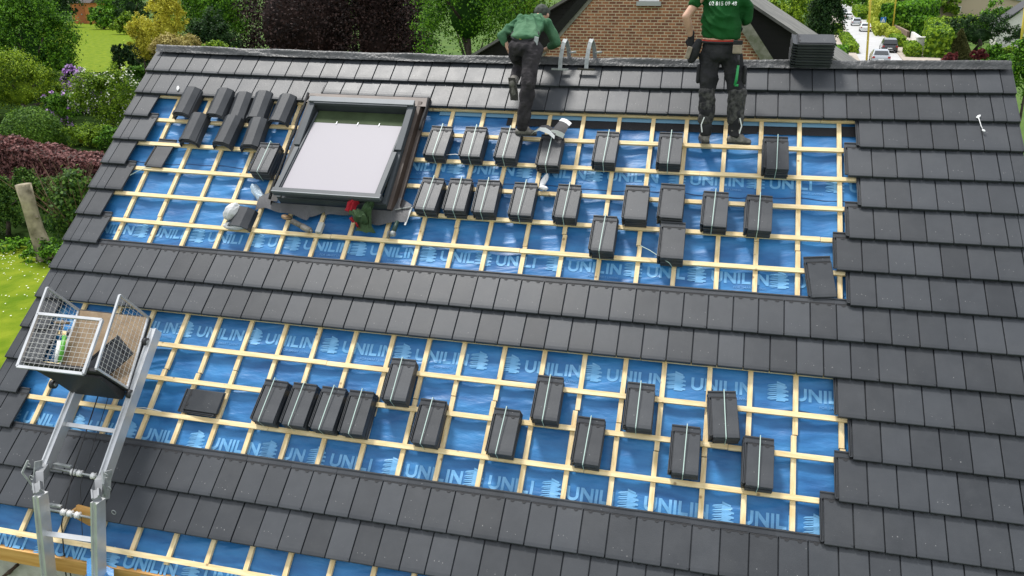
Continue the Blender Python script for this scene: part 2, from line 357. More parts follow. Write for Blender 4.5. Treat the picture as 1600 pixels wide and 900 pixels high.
def tree(name, base, crown_c, rx, ry, rz, m, n, size, seed, label, cat='tree', group=None, nl=26, trunk=None, flowers=None, tm=None, dense=.42, per=48):
    rng = np.random.default_rng(seed); base = Vector(base); cc = np.array(crown_c, float)
    lb = lobes_for(cc, rx, ry, rz, int(nl * 1.5), rng, .18, .40)
    V = leafcloud(lb, int(n * 1.7), size * 1.45, rng, per=per)
    core = [(l[0], l[1], l[2], l[3] * dense, l[4] * dense, l[5] * dense) for l in (lb[:1] if dense < .65 else lb)]
    o = empty(name, base, None, label, cat, group)
    link('crown', cloud_mesh('crown', V, m, core), o)
    if flowers:
        fm, fn, fs = flowers
        link('blossom', cloud_mesh('blossom', leafcloud([(l[0], l[1], l[2], l[3] * 1.03, l[4] * 1.03, l[5] * 1.03) for l in lb], fn, fs, rng, .03, .6, 3 if fm is F_WHT else 22), fm), o)
    tr = trunk or max(.08, rx * .07)
    mb = MB(); top = Vector(cc); mid = base.lerp(top, .5) + Vector((rng.normal() * tr, rng.normal() * tr, 0))
    mb.tube([base, mid, top], [tr, tr * .75, tr * .4], 8)
    for i in range(5):
        a = base.lerp(top, .45 + .1 * i); d = Vector((rng.normal() * rx * .5, rng.normal() * ry * .5, rz * .4)); mb.tube([a, a + d * .5, a + d], [tr * .45, tr * .3, tr * .12], 6)
    mb.build('trunk', tm or M_BARK, o)
    return o
def pxtree(name, px, pyb, pyt, wpx, Y, m, n, seed, label, basez=None, leafpx=2.0, yf=.8, **kw):
    """tree at depth plane Y, crown spanning pixels"""
    top = AT(px, pyt, Y); bot = AT(px, pyb, Y); dist = (Vector(CAM) - top).length; ppm = FPX / dist
    rx = wpx / ppm / 2; rz = (top.z - bot.z) / 2; c = (top + bot) / 2
    if bot.z < .4: rz *= 1.18; c.z = top.z - rz
    return tree(name, (c.x, c.y, 0), c, rx, max(rx * yf, .3), rz, m, n, leafpx / ppm, seed, label, **kw)
def shrub(name, px, pyb, pyt, wpx, m, n, seed, label, leafpx=1.8, nl=14, cat='shrub', **kw):
    b = ground(px, pyb); return pxtree(name, px, pyb, pyt, wpx, b.y, m, n, seed, label, leafpx=leafpx, nl=nl, cat=cat, yf=.42, **kw)
def hedge(p0, p1, wd, ht, m, n, size, seed, label, cat='hedge', group=None, name='hedge', z0=0.):
    n = int(n * 1.8); size = size * 1.3
    rng = np.random.default_rng(seed); p0 = Vector((p0[0], p0[1], z0)); p1 = Vector((p1[0], p1[1], z0)); d = p1 - p0; ln = d.length; d.normalize(); s = Vector((-d.y, d.x, 0))
    ar = np.array([ln * wd, ln * ht, ln * ht, wd * ht, wd * ht]); fi = rng.choice(5, n, p=ar / ar.sum()); u = rng.random(n); v = rng.random(n)
    a = np.where(fi <= 2, u * ln, np.where(fi == 3, 0, ln)); b = np.where(fi == 0, (v - .5) * wd, np.where(fi == 1, -wd / 2, np.where(fi == 2, wd / 2, (u - .5) * wd))); c = np.where(fi == 0, ht, v * ht)
    nrm = np.array([[0, 0, 1], [0, -1, 0], [0, 1, 0], [-1, 0, 0], [1, 0, 0]], float)[fi]
    loc = np.stack([a, b, c], 1) + nrm * (rng.normal(0, .03 * ht, n) + .05 * ht * np.sin(a * 2.1 + c * 3))[:, None]
    nn = nrm + rng.normal(0, .55, (n, 3)); nn /= np.linalg.norm(nn, axis=1)[:, None]
    tx = np.cross(nn, rng.normal(size=(n, 3))); tx /= np.linalg.norm(tx, axis=1)[:, None]; ty = np.cross(nn, tx); sz = size * rng.uniform(.6, 1.3, n)[:, None]
    Vl = np.stack([loc - tx * sz * .5, loc - ty * sz * .35, loc + tx * sz * .5, loc + ty * sz * .35], 1).reshape(-1, 3)
    W = np.array([[d.x, d.y, 0], [s.x, s.y, 0], [0, 0, 1]]); V = Vl @ W + np.array(p0)
    me = cloud_mesh('hedge', V, m, None, z0 + .02); o = link(name, me, None, tuple(p0)); tagp(o, label, cat, group)
    bm = bmesh.new(); bm.from_mesh(me)
    k = .93; h0 = d * (ln * (1 - k) / 2); pts = []
    for zz in (0.01, ht * .90):
        for aa, bb in ((.05 * ln, -.38 * wd), (.95 * ln, -.38 * wd), (.95 * ln, .38 * wd), (.05 * ln, .38 * wd)):
            pts.append(bm.verts.new(d * aa + s * bb + Vector((0, 0, zz))))
    for q in ((3, 2, 1, 0), (4, 5, 6, 7), (0, 1, 5, 4), (1, 2, 6, 5), (2, 3, 7, 6), (3, 0, 4, 7)): bm.faces.new([pts[i] for i in q])
    bm.to_mesh(me); bm.free(); return o
# ================================================================== GARDEN ON THE LEFT
# near: lawn, stump, cypresses, copper hedge
b = ground(70, 404)
st = empty('tree_stump', b, None, 'tall leaning pale tree stump cut off flat, ivy round its foot, beside the lawn', 'tree stump')
t0 = AT(36, 288, b.y); mb = MB(); pts = [b + Vector((.12, 0, 0)), b.lerp(t0, .12) + Vector((.06, 0, 0)), b.lerp(t0, .4), b.lerp(t0, .75), t0]
mb.tube(pts, [.34, .26, .21, .20, .22], 12); mb.tube([b.lerp(t0, .55), b.lerp(t0, .55) + Vector((.22, -.05, .06))], [.07, .05], 7); mb.tube([b.lerp(t0, .8), b.lerp(t0, .8) + Vector((-.2, -.05, .1))], [.06, .04], 7)
mb.build('trunk', M_BARKL, st)
rng = np.random.default_rng(3); V = leafcloud([(b.x + .35, b.y - .1, .2, .35, .3, .4), (b.x + .7, b.y - .2, .2, .5, .4, .35), (b.x - .1, b.y - .25, .1, .4, .25, .25)], 1800, .10, rng); link('ivy', cloud_mesh('ivy', V, F_MID), st)
hl, hr = ground(-60, 258), ground(178, 318)
hedge((hl.x, hl.y), (hr.x, hr.y), 1.4, 1.5, F_PURP, 30000, .11, 5, 'clipped purple copper hedge running across behind the cypresses')
for i, (px, pb, pt, wp, s, lab) in enumerate([(2, 366, 268, 60, 1, 'dark green cypress at the left picture edge, left of the pale stump'),
                                            (44, 346, 262, 56, 2, 'green cypress directly behind the pale stump'),
                                            (88, 350, 268, 62, 3, 'green cypress just right of the pale stump')]):
    shrub('cypress', px, pb, pt, wp, F_CYP, 7000, 20 + s, lab, cat='cypress', group='cypresses round the stump', leafpx=2.4)
# the browned one: bare twigs
b = ground(130, 380); o = empty('cypress', b, None, 'half bare brown cypress showing its twigs, against the roof edge', 'cypress', 'cypresses round the stump')
rng = np.random.default_rng(9); mb = MB()
for i in range(90):
    a = b + Vector((rng.normal() * .15, rng.normal() * .15, rng.uniform(.1, .6))); d = Vector((rng.normal() * .75, rng.normal() * .5, rng.uniform(1.1, 2.2)))
    mb.tube([a, a + d * .5 + Vector((rng.normal() * .08, 0, 0)), a + d], [.02, .013, .006], 4, 0, False)
mb.build('branches', mat('dead_twigs', (.16, .10, .06), .9, var=.3), o)
V = leafcloud([(b.x, b.y, 1.0, .85, .7, 1.1), (b.x + .2, b.y, 1.8, .6, .5, .5)], 5200, .13, rng, .3); link('crown', cloud_mesh('crown', V, F_CYP), o)
rng = np.random.default_rng(31); V = []
for px in range(-20, 170, 9):
    q = ground(px, 392 + 4 * math.sin(px)); V.append((q.x, q.y, .12, .5, .35, .22))
o = link('ground_cover', cloud_mesh('ground_cover', leafcloud(V, 5000, .10, rng), F_MID)); tagp(o, 'low leafy ground cover along the lawn edge', 'ground cover', kind='stuff')
# daisies in the near lawn
rng = np.random.default_rng(12); n = 170; V = []
for i in range(n):
    q = ground(rng.uniform(-20, 110), 396 + abs(rng.normal(0, 42))); s = rng.uniform(.008, .02)
    if q.x > -3.5: continue
    V += [(q.x - s, q.y - s, .05), (q.x + s, q.y - s, .05), (q.x + s, q.y + s, .055), (q.x - s, q.y + s, .055)]
o = link('daisies', mkmesh('daisies', V, [(4 * i, 4 * i + 1, 4 * i + 2, 4 * i + 3) for i in range(len(V) // 4)], F_WHT)); tagp(o, 'tiny white daisies scattered over the near lawn', 'daisies', kind='stuff')
# middle: dome, shrubs, rhododendron
d = ground(55, 226)
rng = np.random.default_rng(2); lb = [(d.x, d.y, .2, 1.50, 1.4, 1.62)]
V = leafcloud(lb, 15000, .10, rng, .012, per=1); o = link('topiary_dome', cloud_mesh('topiary_dome', V, leaf_mat('clipped_leaves', (.03, .09, .010), (.12, .23, .02)), [(d.x, d.y, .2, 1.42, 1.33, 1.54)]), None, (d.x, d.y, 0)); tagp(o, 'clipped round green topiary dome behind the purple hedge', 'topiary')
shrub('flowering_shrub', 168, 204, 104, 118, F_HEDG, 14000, 41, 'large shrub dotted with small white flowers, beside the roof verge', flowers=(F_WHT, 800, .12), nl=22)
shrub('rhododendron', 124, 176, 108, 62, F_DARK, 6000, 42, 'rhododendron with lilac purple flower heads left of the white flowering shrub', flowers=(F_LIL, 4200, .30), nl=8)
shrub('rhododendron', 96, 196, 140, 56, F_MID, 4200, 43, 'smaller rhododendron with few lilac flowers behind the topiary dome', flowers=(F_LIL, 260, .17), nl=10)
shrub('leafy_shrub', 135, 228, 192, 90, F_HEDG, 4500, 44, 'low bright green shrub right of the topiary dome', nl=10)
shrub('leafy_shrub', 140, 226, 208, 42, F_GOLD, 1200, 45, 'low yellow flowering plant in front of the bright green shrub', nl=6)
shrub('leafy_shrub', 172, 235, 196, 48, F_MID, 3500, 46, 'rounded green shrub touching the roof verge above the purple hedge', nl=9)
shrub('leafy_shrub', -8, 225, 205, 40, F_DARK, 2600, 47, 'dark shrub at the left edge between the dome and the purple hedge', nl=8)
shrub('small_tree', 32, 186, 82, 142, F_LIME, 17000, 48, 'yellow green small tree above the topiary dome', cat='tree', nl=26)
shrub('small_tree', 46, 150, -40, 150, F_MID, 26000, 49, 'tall mid green tree at the upper left with the lawn to its right', cat='tree', nl=34, leafpx=2.2)
shrub('small_tree', 100, 140, 66, 44, F_MID, 3500, 55, 'small green bush at the foot of the tall tree, beside the far lawn', cat='bush', nl=10)
shrub('small_tree', -12, 120, -60, 120, F_DARK, 9000, 56, 'dark tree at the upper left corner', cat='tree', nl=20)
shrub('leafy_shrub', 226, 128, 98, 56, F_MID, 3500, 57, 'green shrub under the yews, against the upper end of the verge', nl=9)
shrub('leafy_shrub', 92, 172, 140, 60, F_HEDG, 3500, 58, 'light green shrub left of the lilac rhododendron', nl=9)
# yews beside the lawn
for i, (px, pb, pt, wp, lab) in enumerate([(186, 112, 66, 20, 'narrow columnar yew at the left end of the row beside the far lawn'), (206, 112, 68, 30, 'middle dark yew beside the far lawn'), (230, 112, 62, 34, 'right hand dark yew, nearest the roof ridge end')]):
    shrub('yew', px, pb, pt, wp, F_DARK, 2800, 60 + i, lab, cat='yew', group='dark yews beside the far lawn', nl=9, leafpx=1.8)
# behind the ridge, placed nearer so that their crowns stand where the photo has them
pxtree('golden_shrub', 262, 120, -18, 66, 34, F_GOLD, 7500, 70, 'tall bright golden yellow shrub behind the left end of the ridge', leafpx=2.0, nl=20, cat='shrub')
pxtree('golden_shrub', 222, 105, 22, 44, 40, F_GOLD, 3600, 71, 'smaller golden yellow shrub beside the far lawn', leafpx=1.8, nl=12, cat='shrub')
pxtree('ochre_shrub', 276, 110, 52, 92, 24, F_OCH, 6000, 72, 'low ochre tipped shrub just behind the left end of the ridge', leafpx=2.2, nl=18, cat='shrub')
pxtree('leafy_shrub', 232, 120, 42, 46, 44, F_DARK, 3500, 73, 'dark green bush below the smaller golden shrub', leafpx=2, nl=12, cat='shrub')
pxtree('bushy_tree', 322, 110, -50, 116, 38, F_MID, 15000, 74, 'broad bushy green tree between the golden shrub and the copper beech', leafpx=2.2, nl=30)
pxtree('bushy_tree', 332, 110, 20, 80, 33, F_DARK, 6500, 75, 'dark lower bush right behind the ridge, left of the copper beech', leafpx=2.2, nl=16)
pxtree('leafy_shrub', 345, 100, 66, 60, 22, F_HEDG, 2500, 76, 'low bright green shrub showing just over the ridge', leafpx=2.2, nl=9, cat='shrub')
pxtree('copper_beech', 478, 190, -200, 380, 46, F_COP, 80000, 77, 'huge dark copper beech filling the view behind the ridge', leafpx=2.6, nl=60, dense=.5, per=12)
pxtree('copper_beech', 590, 190, -150, 170, 44, F_COP, 34000, 78, 'right hand dark copper beech beside the light green maple', leafpx=2.6, nl=30, dense=.5, per=12)
pxtree('maple', 730, 170, -160, 190, 30, F_MID, 34000, 79, 'bright green maple behind the crouching roofer', leafpx=2.6, nl=44)
pxtree('maple', 815, 150, -90, 120, 34, F_HEDG, 14000, 80, 'lighter green tree between the maple and the brick gable', leafpx=2.6, nl=26)
pxtree('maple', 650, 160, 5, 60, 52, F_LIME, 5000, 81, 'pale green tree glimpsed between beech and maple', leafpx=2.2, nl=14)
# far edge of the garden
shd = ground(130, 37); ppm = FPX / (Vector(CAM) - shd).length
o = empty('garden_shed', shd, None, 'small orange brown wooden garden shed at the far end of the lawn', 'shed')
M_SHED = mat('orange_shed_boards', (.42, .13, .03), .7, col2=(.55, .20, .05), vscale=2, stretch=(6, 6, .4))
mb = MB(); W_, H_ = 30 / ppm, 26 / ppm; mb.box((shd.x - W_ / 2, shd.y, 0), (shd.x + W_ / 2, shd.y + W_, H_)); mb.build('wall', M_SHED, o)
mb = MB(); mb.box((shd.x - W_ * .2, shd.y - .06, .1), (shd.x + W_ * .2, shd.y - .01, H_ * .85)); dd = mb.build('door', mat('shed_door', (.36, .11, .03), .7), o)
mb = MB(); mb.sphere((shd.x + .2, shd.y - .12, H_ * .45), .14); mb.build('handle', M_GALV, dd)
mb = MB(); x0, x1 = shd.x - W_ * .6, shd.x + W_ * .6; y0, y1 = shd.y - .4, shd.y + W_ * 1.1
mb.add([(x0, y0, H_), (x1, y0, H_), (x1, y1, H_), (x0, y1, H_), (x0, (y0 + y1) / 2, H_ * 1.35), (x1, (y0 + y1) / 2, H_ * 1.35)], [(0, 1, 5, 4), (2, 3, 4, 5), (3, 0, 4), (1, 2, 5), (3, 2, 1, 0)]); mb.build('roof', mat('shed_roof', (.05, .04, .035), .8), o)
FARW = [(90, 42, -45, 80, F_DARK, 'dark tree left of the garden shed'), (170, 42, -50, 60, F_MID, 'green tree right of the garden shed'),
        (205, 46, -30, 60, F_DARK, 'dark tree at the back of the far lawn'), (245, 60, -60, 60, F_DARK, 'dark conifer behind the golden shrub'),
        (160, 46, 12, 50, F_MID, 'low green bush at the back of the far lawn'), (200, 54, 20, 52, F_HEDG, 'lighter bush at the back of the far lawn'), (128, 12, -70, 70, F_MID, 'green tree crown hanging over the garden shed')]
for i, (px, pb, pt, wp, m, lab) in enumerate(FARW): shrub('far_tree', px, pb, pt, wp, m, 4200, 90 + i, lab, cat='tree', leafpx=1.9, nl=16)
V = []; rng = np.random.default_rng(7)
for i in range(90):
    q = ground(rng.uniform(-200, 1300), rng.uniform(6, 30)); s = rng.uniform(6, 11); V.append((q.x, q.y + rng.uniform(0, 60), s * .8, s, s, s * 1.3))
o = link('distant_woodland', cloud_mesh('distant_woodland', leafcloud(V, 40000, 1.3, rng), F_MID)); tagp(o, 'distant belt of trees along the top of the view', 'woodland', kind='stuff')

# ================================================================== NEIGHBOUR'S HOUSE BEHIND THE RIDGE
nh = empty('brick_house', (7.5, 15, 0), None, 'neighbouring red brick house with steep brick gable and dark slate roof behind the ridge', 'house')
def brick_mat():
    m = bpy.data.materials.new('red_brick'); m.use_nodes = True; n = m.node_tree; b = n.nodes['Principled BSDF']; N = n.nodes.new; L = n.links.new
    t = N('ShaderNodeTexCoord'); sx = N('ShaderNodeSeparateXYZ'); cx = N('ShaderNodeCombineXYZ'); L(t.outputs['Object'], sx.inputs[0]); L(sx.outputs['X'], cx.inputs[0]); L(sx.outputs['Z'], cx.inputs[1])
    br = N('ShaderNodeTexBrick'); br.inputs['Scale'].default_value = 1; br.inputs['Brick Width'].default_value = .205; br.inputs['Row Height'].default_value = .082
    br.inputs['Mortar Size'].default_value = .013; br.inputs['Mortar Smooth'].default_value = .2; br.inputs['Bias'].default_value = -.1
    br.inputs['Color1'].default_value = (.17, .06, .032, 1); br.inputs['Color2'].default_value = (.36, .15, .068, 1); br.inputs['Mortar'].default_value = (.48, .37, .25, 1)
    L(cx.outputs[0], br.inputs['Vector']); nz = N('ShaderNodeTexNoise'); nz.inputs['Scale'].default_value = 5; L(t.outputs['Object'], nz.inputs['Vector'])
    mm = N('ShaderNodeMixRGB'); mm.blend_type = 'OVERLAY'; mm.inputs[0].default_value = .45; L(br.outputs['Color'], mm.inputs[1]); L(nz.outputs['Fac'], mm.inputs[2]); L(mm.outputs[0], b.inputs['Base Color'])
    bp = N('ShaderNodeBump'); bp.inputs['Strength'].default_value = .6; bp.inputs['Distance'].default_value = .01; bp.invert = True; L(br.outputs['Fac'], bp.inputs['Height']); L(bp.outputs[0], b.inputs['Normal']); b.inputs['Roughness'].default_value = .85
    return m
M_BRICK = brick_mat()
M_SLATE = mat('weathered_slate', (.075, .075, .068), .7, col2=(.17, .165, .145), vscale=1.2, bump=.3, bscale=9)
def clad_mat():
    m = mat('black_slate_cladding', (.012, .011, .012), .6, spec=.3); n = m.node_tree; b = n.nodes['Principled BSDF']; N = n.nodes.new; L = n.links.new
    t = N('ShaderNodeTexCoord'); wv = N('ShaderNodeTexWave'); wv.bands_direction = 'Z'; wv.wave_profile = 'SAW'; wv.inputs['Scale'].default_value = 1.6; wv.inputs['Distortion'].default_value = .15
    L(t.outputs['Object'], wv.inputs['Vector']); bp = N('ShaderNodeBump'); bp.inputs['Strength'].default_value = .9; bp.inputs['Distance'].default_value = .04; L(wv.outputs['Fac'], bp.inputs['Height']); L(bp.outputs[0], b.inputs['Normal']); return m
M_CLAD = clad_mat()
YB = 15.0
aA = AT(1040, -139, YB); lA = AT(849, 80, YB); rA = AT(1187, 90, YB)
def ext(a, b, z): t = (z - a.z) / (b.z - a.z); return a + (b - a) * t
l2, r2 = ext(aA, lA, 3.4), ext(aA, rA, 3.4)
mb = MB(); pts = [Vector((l2.x, YB, 0)), Vector((r2.x, YB, 0)), r2, aA, l2]; back = [p + Vector((.6, 7, 0)) for p in pts]
mb.add(pts + back, [(0, 1, 2, 3, 4), (9, 8, 7, 6, 5), (1, 0, 5, 6), (2, 1, 6, 7), (4, 0, 5, 9)[::-1]]); mb.build('wall', M_BRICK, nh)
yd = Vector((.09, 1, 0)).normalized()
def roofplane(a, e, over, depth, th, m, name, ridge_w=0):
    # a apex, e eave end on the gable plane; slab going back
    n = (e - a).cross(yd).normalized(); n = n if n.z > 0 else -n
    p0 = a - yd * over; p1 = e - yd * over + (e - a).normalized() * .3; q0 = a + yd * depth; q1 = e + yd * depth + (e - a).normalized() * .3
    mb = MB(); mb.hexa([p0 + n * .02, p1 + n * .02, q1 + n * .02, q0 + n * .02, p0 + n * (th + .02), p1 + n * (th + .02), q1 + n * (th + .02), q0 + n * (th + .02)]); return mb.build(name, m, nh)
roofplane(aA, r2, .02, 7, .10, M_SLATE, 'roof'); roofplane(aA, l2, .02, 7, .10, M_SLATE, 'roof')
def verge(a, e, off, wd, m, name='verge_board', y=.05, z=0.):
    d = (e - a).normalized(); n = Vector((-d.z, 0, d.x)); n = n if n.z > 0 else -n
    mb = MB(); o = n * off; y_ = Vector((0, -y, 0)); mb.hexa([a + o + y_, e + o + y_, e + o, a + o, a + o + n * wd + y_, e + o + n * wd + y_, e + o + n * wd, a + o + n * wd]); return mb.build(name, m, nh)
verge(aA, l2, -.10, .10, mat('grey_verge_stone', (.20, .19, .16), .8, var=.3, vscale=6)); verge(aA, l2, .005, .22, M_CLAD, y=.12)
verge(aA, r2, -.02, .30, mat('mossy_verge_stone', (.10, .11, .06), .9, col2=(.24, .23, .19), vscale=5, bump=.5), y=.16)
YC = 17.2
aB = AT(1033, -84, YC); lB = AT(850, 25, YC); rB = AT(1237, 52, YC); l3, r3 = ext(aB, lB, 3.6), ext(aB, rB, 3.6)
mb = MB(); pts = [Vector((l3.x, YC, 0)), Vector((r3.x, YC, 0)), r3, aB, l3]; back = [p + yd * 9 for p in pts]
mb.add(pts + back, [(0, 1, 2, 3, 4), (9, 8, 7, 6, 5), (1, 0, 5, 6), (2, 1, 6, 7), (4, 0, 5, 9)[::-1]]); mb.build('clad_gable', M_CLAD, nh)
roofplane(aB, r3, .35, 9, .08, M_SLATE, 'roof'); roofplane(aB, l3, .35, 9, .08, M_SLATE, 'roof')
c0, c1 = AT(1000, -30, YB), AT(1030, 2, YB)
mb = MB(); mb.box((c0.x, YB - .02, c1.z), (c1.x, YB + .03, c0.z)); wn = mb.build('window', M_WHITE, nh)
mb = MB(); mb.box((c0.x + .07, YB - .025, c1.z + .07), (c1.x - .07, YB - .021, c0.z - .07)); mb.build('pane', mat('dark_glass', (.03, .035, .04), .05, spec=.8), wn)
mb = MB(); mb.box((c0.x - .06, YB - .14, c1.z - .12), (c1.x + .06, YB - .003, c1.z - .005)); mb.build('sill', mat('grey_stone_sill', (.36, .37, .36), .7), wn)

# ================================================================== STREET
def car(name, px, py, wpx, paint, label, heading_px, kind='hatch'):
    base = ground(px, py); s = 1.0; o = empty(name, base, None, label, 'car', 'cars on the street')
    q = ground(*heading_px); d = (q - base); yaw = math.atan2(d.y, d.x)   # car faces along +x local
    M_ = Matrix.Translation(base) @ Matrix.Rotation(yaw, 4, 'Z')
    Lh, Wd = 2.1, .88
    low = [(-2.12, .32), (-2.15, .72), (-2.0, .92), (-1.1, .98), (.9, .96), (1.9, .84), (2.12, .62), (2.14, .32)]
    up = [(-1.95, .93), (-1.55, 1.38), (-.2, 1.47), (.45, 1.38), (1.15, .95)] if kind == 'hatch' else [(-1.7, .95), (-1.0, 1.36), (-.1, 1.43), (.5, 1.34), (1.25, .95)]
    if kind == 'suv': up = [(-2.0, .95), (-1.8, 1.5), (-.2, 1.62), (.5, 1.52), (1.15, .97)]
    def prism(mb, prof, w0, w1, mi=0):
        n = len(prof); zmin, zmax = min(p[1] for p in prof), max(p[1] for p in prof)
        ww = lambda z: w0 + (w1 - w0) * (z - zmin) / (zmax - zmin)
        v = [(x, -ww(z), z) for x, z in prof] + [(x, ww(z), z) for x, z in prof]
        f = [tuple(range(n)), tuple(range(2 * n - 1, n - 1, -1))] + [(i, i + n, (i + 1) % n + n, (i + 1) % n) for i in range(n)]
        mb.add([M_ @ Vector(p) for p in v], f, mi)
    mb = MB(); prism(mb, low, Wd, Wd - .05); prism(mb, [(x * .98, z) for x, z in up], Wd - .06, Wd - .24)
    mb.build('body', paint, o, bevel=.05)
    G = mat('car_glass', (.02, .024, .028), .06, spec=.9); x0, z0 = up[0]; x1, z1 = up[1]; xf, zf = up[-2]; xg, zg = up[-1]
    for nm, (xa, za, xb, zb, s_) in {'rear_window': (x0, z0, x1, z1, -1), 'windscreen': (xg, zg, xf, zf, 1)}.items():
        mb = MB(); A = [(xa + (xb - xa) * .15 + s_ * .045, za + (zb - za) * .15), (xa + (xb - xa) * .88 + s_ * .045, za + (zb - za) * .88)]
        mb.add([M_ @ Vector(p) for p in ((A[0][0], -Wd + .2, A[0][1]), (A[0][0], Wd - .2, A[0][1]), (A[1][0], Wd - .3, A[1][1]), (A[1][0], -Wd + .3, A[1][1]))], [(0, 1, 2, 3)]); mb.build(nm, G, o)
    for sd in (-1, 1):
        mb = MB(); mb.add([M_ @ Vector(p) for p in ((x0 + .25, sd * (Wd - .075), 1.0), (xg - .25, sd * (Wd - .075), 1.0), (xf - .08, sd * (Wd - .195), zf - .07), (x1 + .12, sd * (Wd - .195), z1 - .03))], [(0, 1, 2, 3)]); mb.build('side_window', G, o)
        mb = MB(); mb.box((-2.17, sd * .72 - .12, .66), (-2.10, sd * .72 + .12, .84), 0, M_); mb.build('tail_light', mat('tail_light', (.35, .02, .02), .3), o)
        mb = MB(); mb.box((2.06, sd * .66 - .14, .58), (2.135, sd * .66 + .14, .72), 0, M_); mb.build('headlight', M_WHITE, o)
        for x in (-1.35, 1.35):
            mb = MB(); mb.tube([M_ @ Vector((x, sd * (Wd - .16), .32)), M_ @ Vector((x, sd * (Wd + .01), .32))], .32, 14); wh = mb.build('wheel', M_BLKP, o)
            mb = MB(); mb.tube([M_ @ Vector((x, sd * (Wd + .011), .32)), M_ @ Vector((x, sd * (Wd + .02), .32))], .19, 10); mb.build('rim', M_ALU, wh)
    mb = MB(); mb.box((-2.185, -.26, .50), (-2.155, .26, .61), 0, M_); mb.build('number_plate', M_WHITE, o)
PW = mat('white_car_paint', (.75, .76, .76), .25, coat=.7); PB = mat('black_car_paint', (.018, .02, .024), .22, coat=.8); PS = mat('silver_car_paint', (.42, .45, .48), .25, metal=.4, coat=.6)
car('parked_car', 1387, 81, 24, PB, 'black estate car seen from behind on the right side of the street', (1352, 48), 'suv')
car('parked_car', 1373, 99, 26, PS, 'pale silver car half hidden by the ridge, in front of the black car', (1343, 62), 'saloon')
car('parked_car', 1351, 49, 17, PW, 'white car further up the street behind the yellow pole', (1328, 25), 'saloon')
car('parked_car', 1337, 40, 16, PS, 'grey car beside the white car further up the street', (1318, 20), 'hatch')
car('parked_car', 1325, 30, 14, PW, 'pale car left of the grey car far up the street', (1306, 12), 'hatch')
car('parked_car', 1318, 24, 14, PS, 'farthest car in the street, a silver one by the kerb', (1301, 9), 'hatch')
def pole(px, pyb, pyt, w_, label, pxt=None):
    b = ground(px, pyb); t = AT(pxt or px, pyt, b.y); mb = MB(); mb.tube([b, t], w_, 8); o = mb.build('street_pole', mat('yellow_pole', (.60, .46, .05), .5), None, tuple(b)); tagp(o, label, 'pole', 'yellow street poles')
pole(1354, 95, -60, .11, 'yellow street pole standing in the roadway edge beside the silver car', 1364)
pole(1394, 50, -60, .12, 'yellow street pole by the pavement near the blue sign', 1407)
pole(1588, 125, -20, .10, 'yellow pole at the right picture edge beside the verge', 1606)
b = ground(1380, 52); o = empty('street_sign', b, None, 'small square blue street sign with white triangle symbol on a thin post', 'sign')
t = AT(1380, 31, b.y); mb = MB(); mb.tube([b, (b.x, b.y, t.z + .5)], .05, 6); mb.build('post', M_GALV, o)
s = .42; mb = MB(); mb.box((t.x - s, b.y - .12, t.z - s), (t.x + s, b.y - .06, t.z + s)); pnl = mb.build('panel', mat('blue_sign', (.02, .16, .50), .4), o)
mb = MB(); mb.add([(t.x - s * .7, b.y - .125, t.z - s * .7), (t.x + s * .7, b.y - .125, t.z - s * .7), (t.x, b.y - .125, t.z + s * .75)], [(0, 1, 2)]); mb.add([(t.x - s * .12, b.y - .13, t.z - s * .6), (t.x + s * .12, b.y - .13, t.z - s * .6), (t.x + s * .12, b.y - .13, t.z + s * .1), (t.x - s * .12, b.y - .13, t.z + s * .1)], [(0, 1, 2, 3)], 1); mb.build('symbol', [M_WHITE, mat('blue_sign', (.02, .16, .5), .4)], pnl)
def H(a, b, wd, ht, m, n, sz, seed, lab, grp=None): 
    p, q = ground(*a), ground(*b); hedge((p.x, p.y), (q.x, q.y), wd, ht, m, n, sz, seed, lab, group=grp)
H((1332, 84), (1317, 59), 1.1, .85, F_HEDG, 2600, .30, 101, 'long clipped hedge on the left verge of the street', 'clipped verge hedges')
H((1309, 56), (1306, 48), 1.2, 1.2, F_HEDG, 1200, .3, 102, 'short clipped hedge block beside the dark conifer', 'clipped verge hedges')
H((1427, 91), (1420, 82), 1.3, 1.2, F_HEDG, 1500, .28, 103, 'nearest square clipped hedge block on the right verge', 'clipped verge hedges')
H((1404, 75), (1398, 68), 1.3, 1.2, F_HEDG, 1300, .3, 104, 'second square hedge block on the right verge', 'clipped verge hedges')
H((1397, 63), (1388, 54), 1.4, 1.1, F_YHED, 1300, .34, 105, 'third hedge block, yellower, on the right verge', 'clipped verge hedges')
H((1378, 57), (1362, 35), 1.7, 1.5, F_YHED, 2400, .38, 106, 'long yellow green hedge along the street near the white car', 'clipped verge hedges')
H((1352, 31), (1340, 20), 3.0, 2.0, F_HEDG, 1400, .45, 107, 'far clipped hedge beside the farthest cars', 'clipped verge hedges')
H((1384, 46), (1364, 28), 2.5, 4.2, F_YHED, 4200, .42, 108, 'tall bright yellow green hedge behind the blue sign')
H((1392, 48), (1448, 31), 4, 4.0, F_MID, 8000, .5, 109, 'big dark green clipped hedge right of the yellow one')
H((1431, 60), (1447, 59), 2, 2.8, F_MID, 3500, .35, 110, 'square topped dark green hedge block behind the low white wall')
H((1464, 92), (1455, 58), 2.2, 2.7, F_HEDG, 5200, .33, 111, 'tall light green hedge running towards the ridge')
H((1290, 112), (1312, 88), 1.6, 1.2, F_MID, 1500, .26, 112, 'low dark hedge showing right of the tile stack on the ridge')
def wallseg(a, b, ht, m, lab, th=.35):
    p, q = ground(*a), ground(*b); mb = MB(); d = (q - p).normalized(); mb.bar(p + Vector((0, 0, ht / 2)), q + Vector((0, 0, ht / 2)), th, ht); o = mb.build('garden_wall', m, None, tuple(p)); tagp(o, lab, 'wall', None, 'thing')
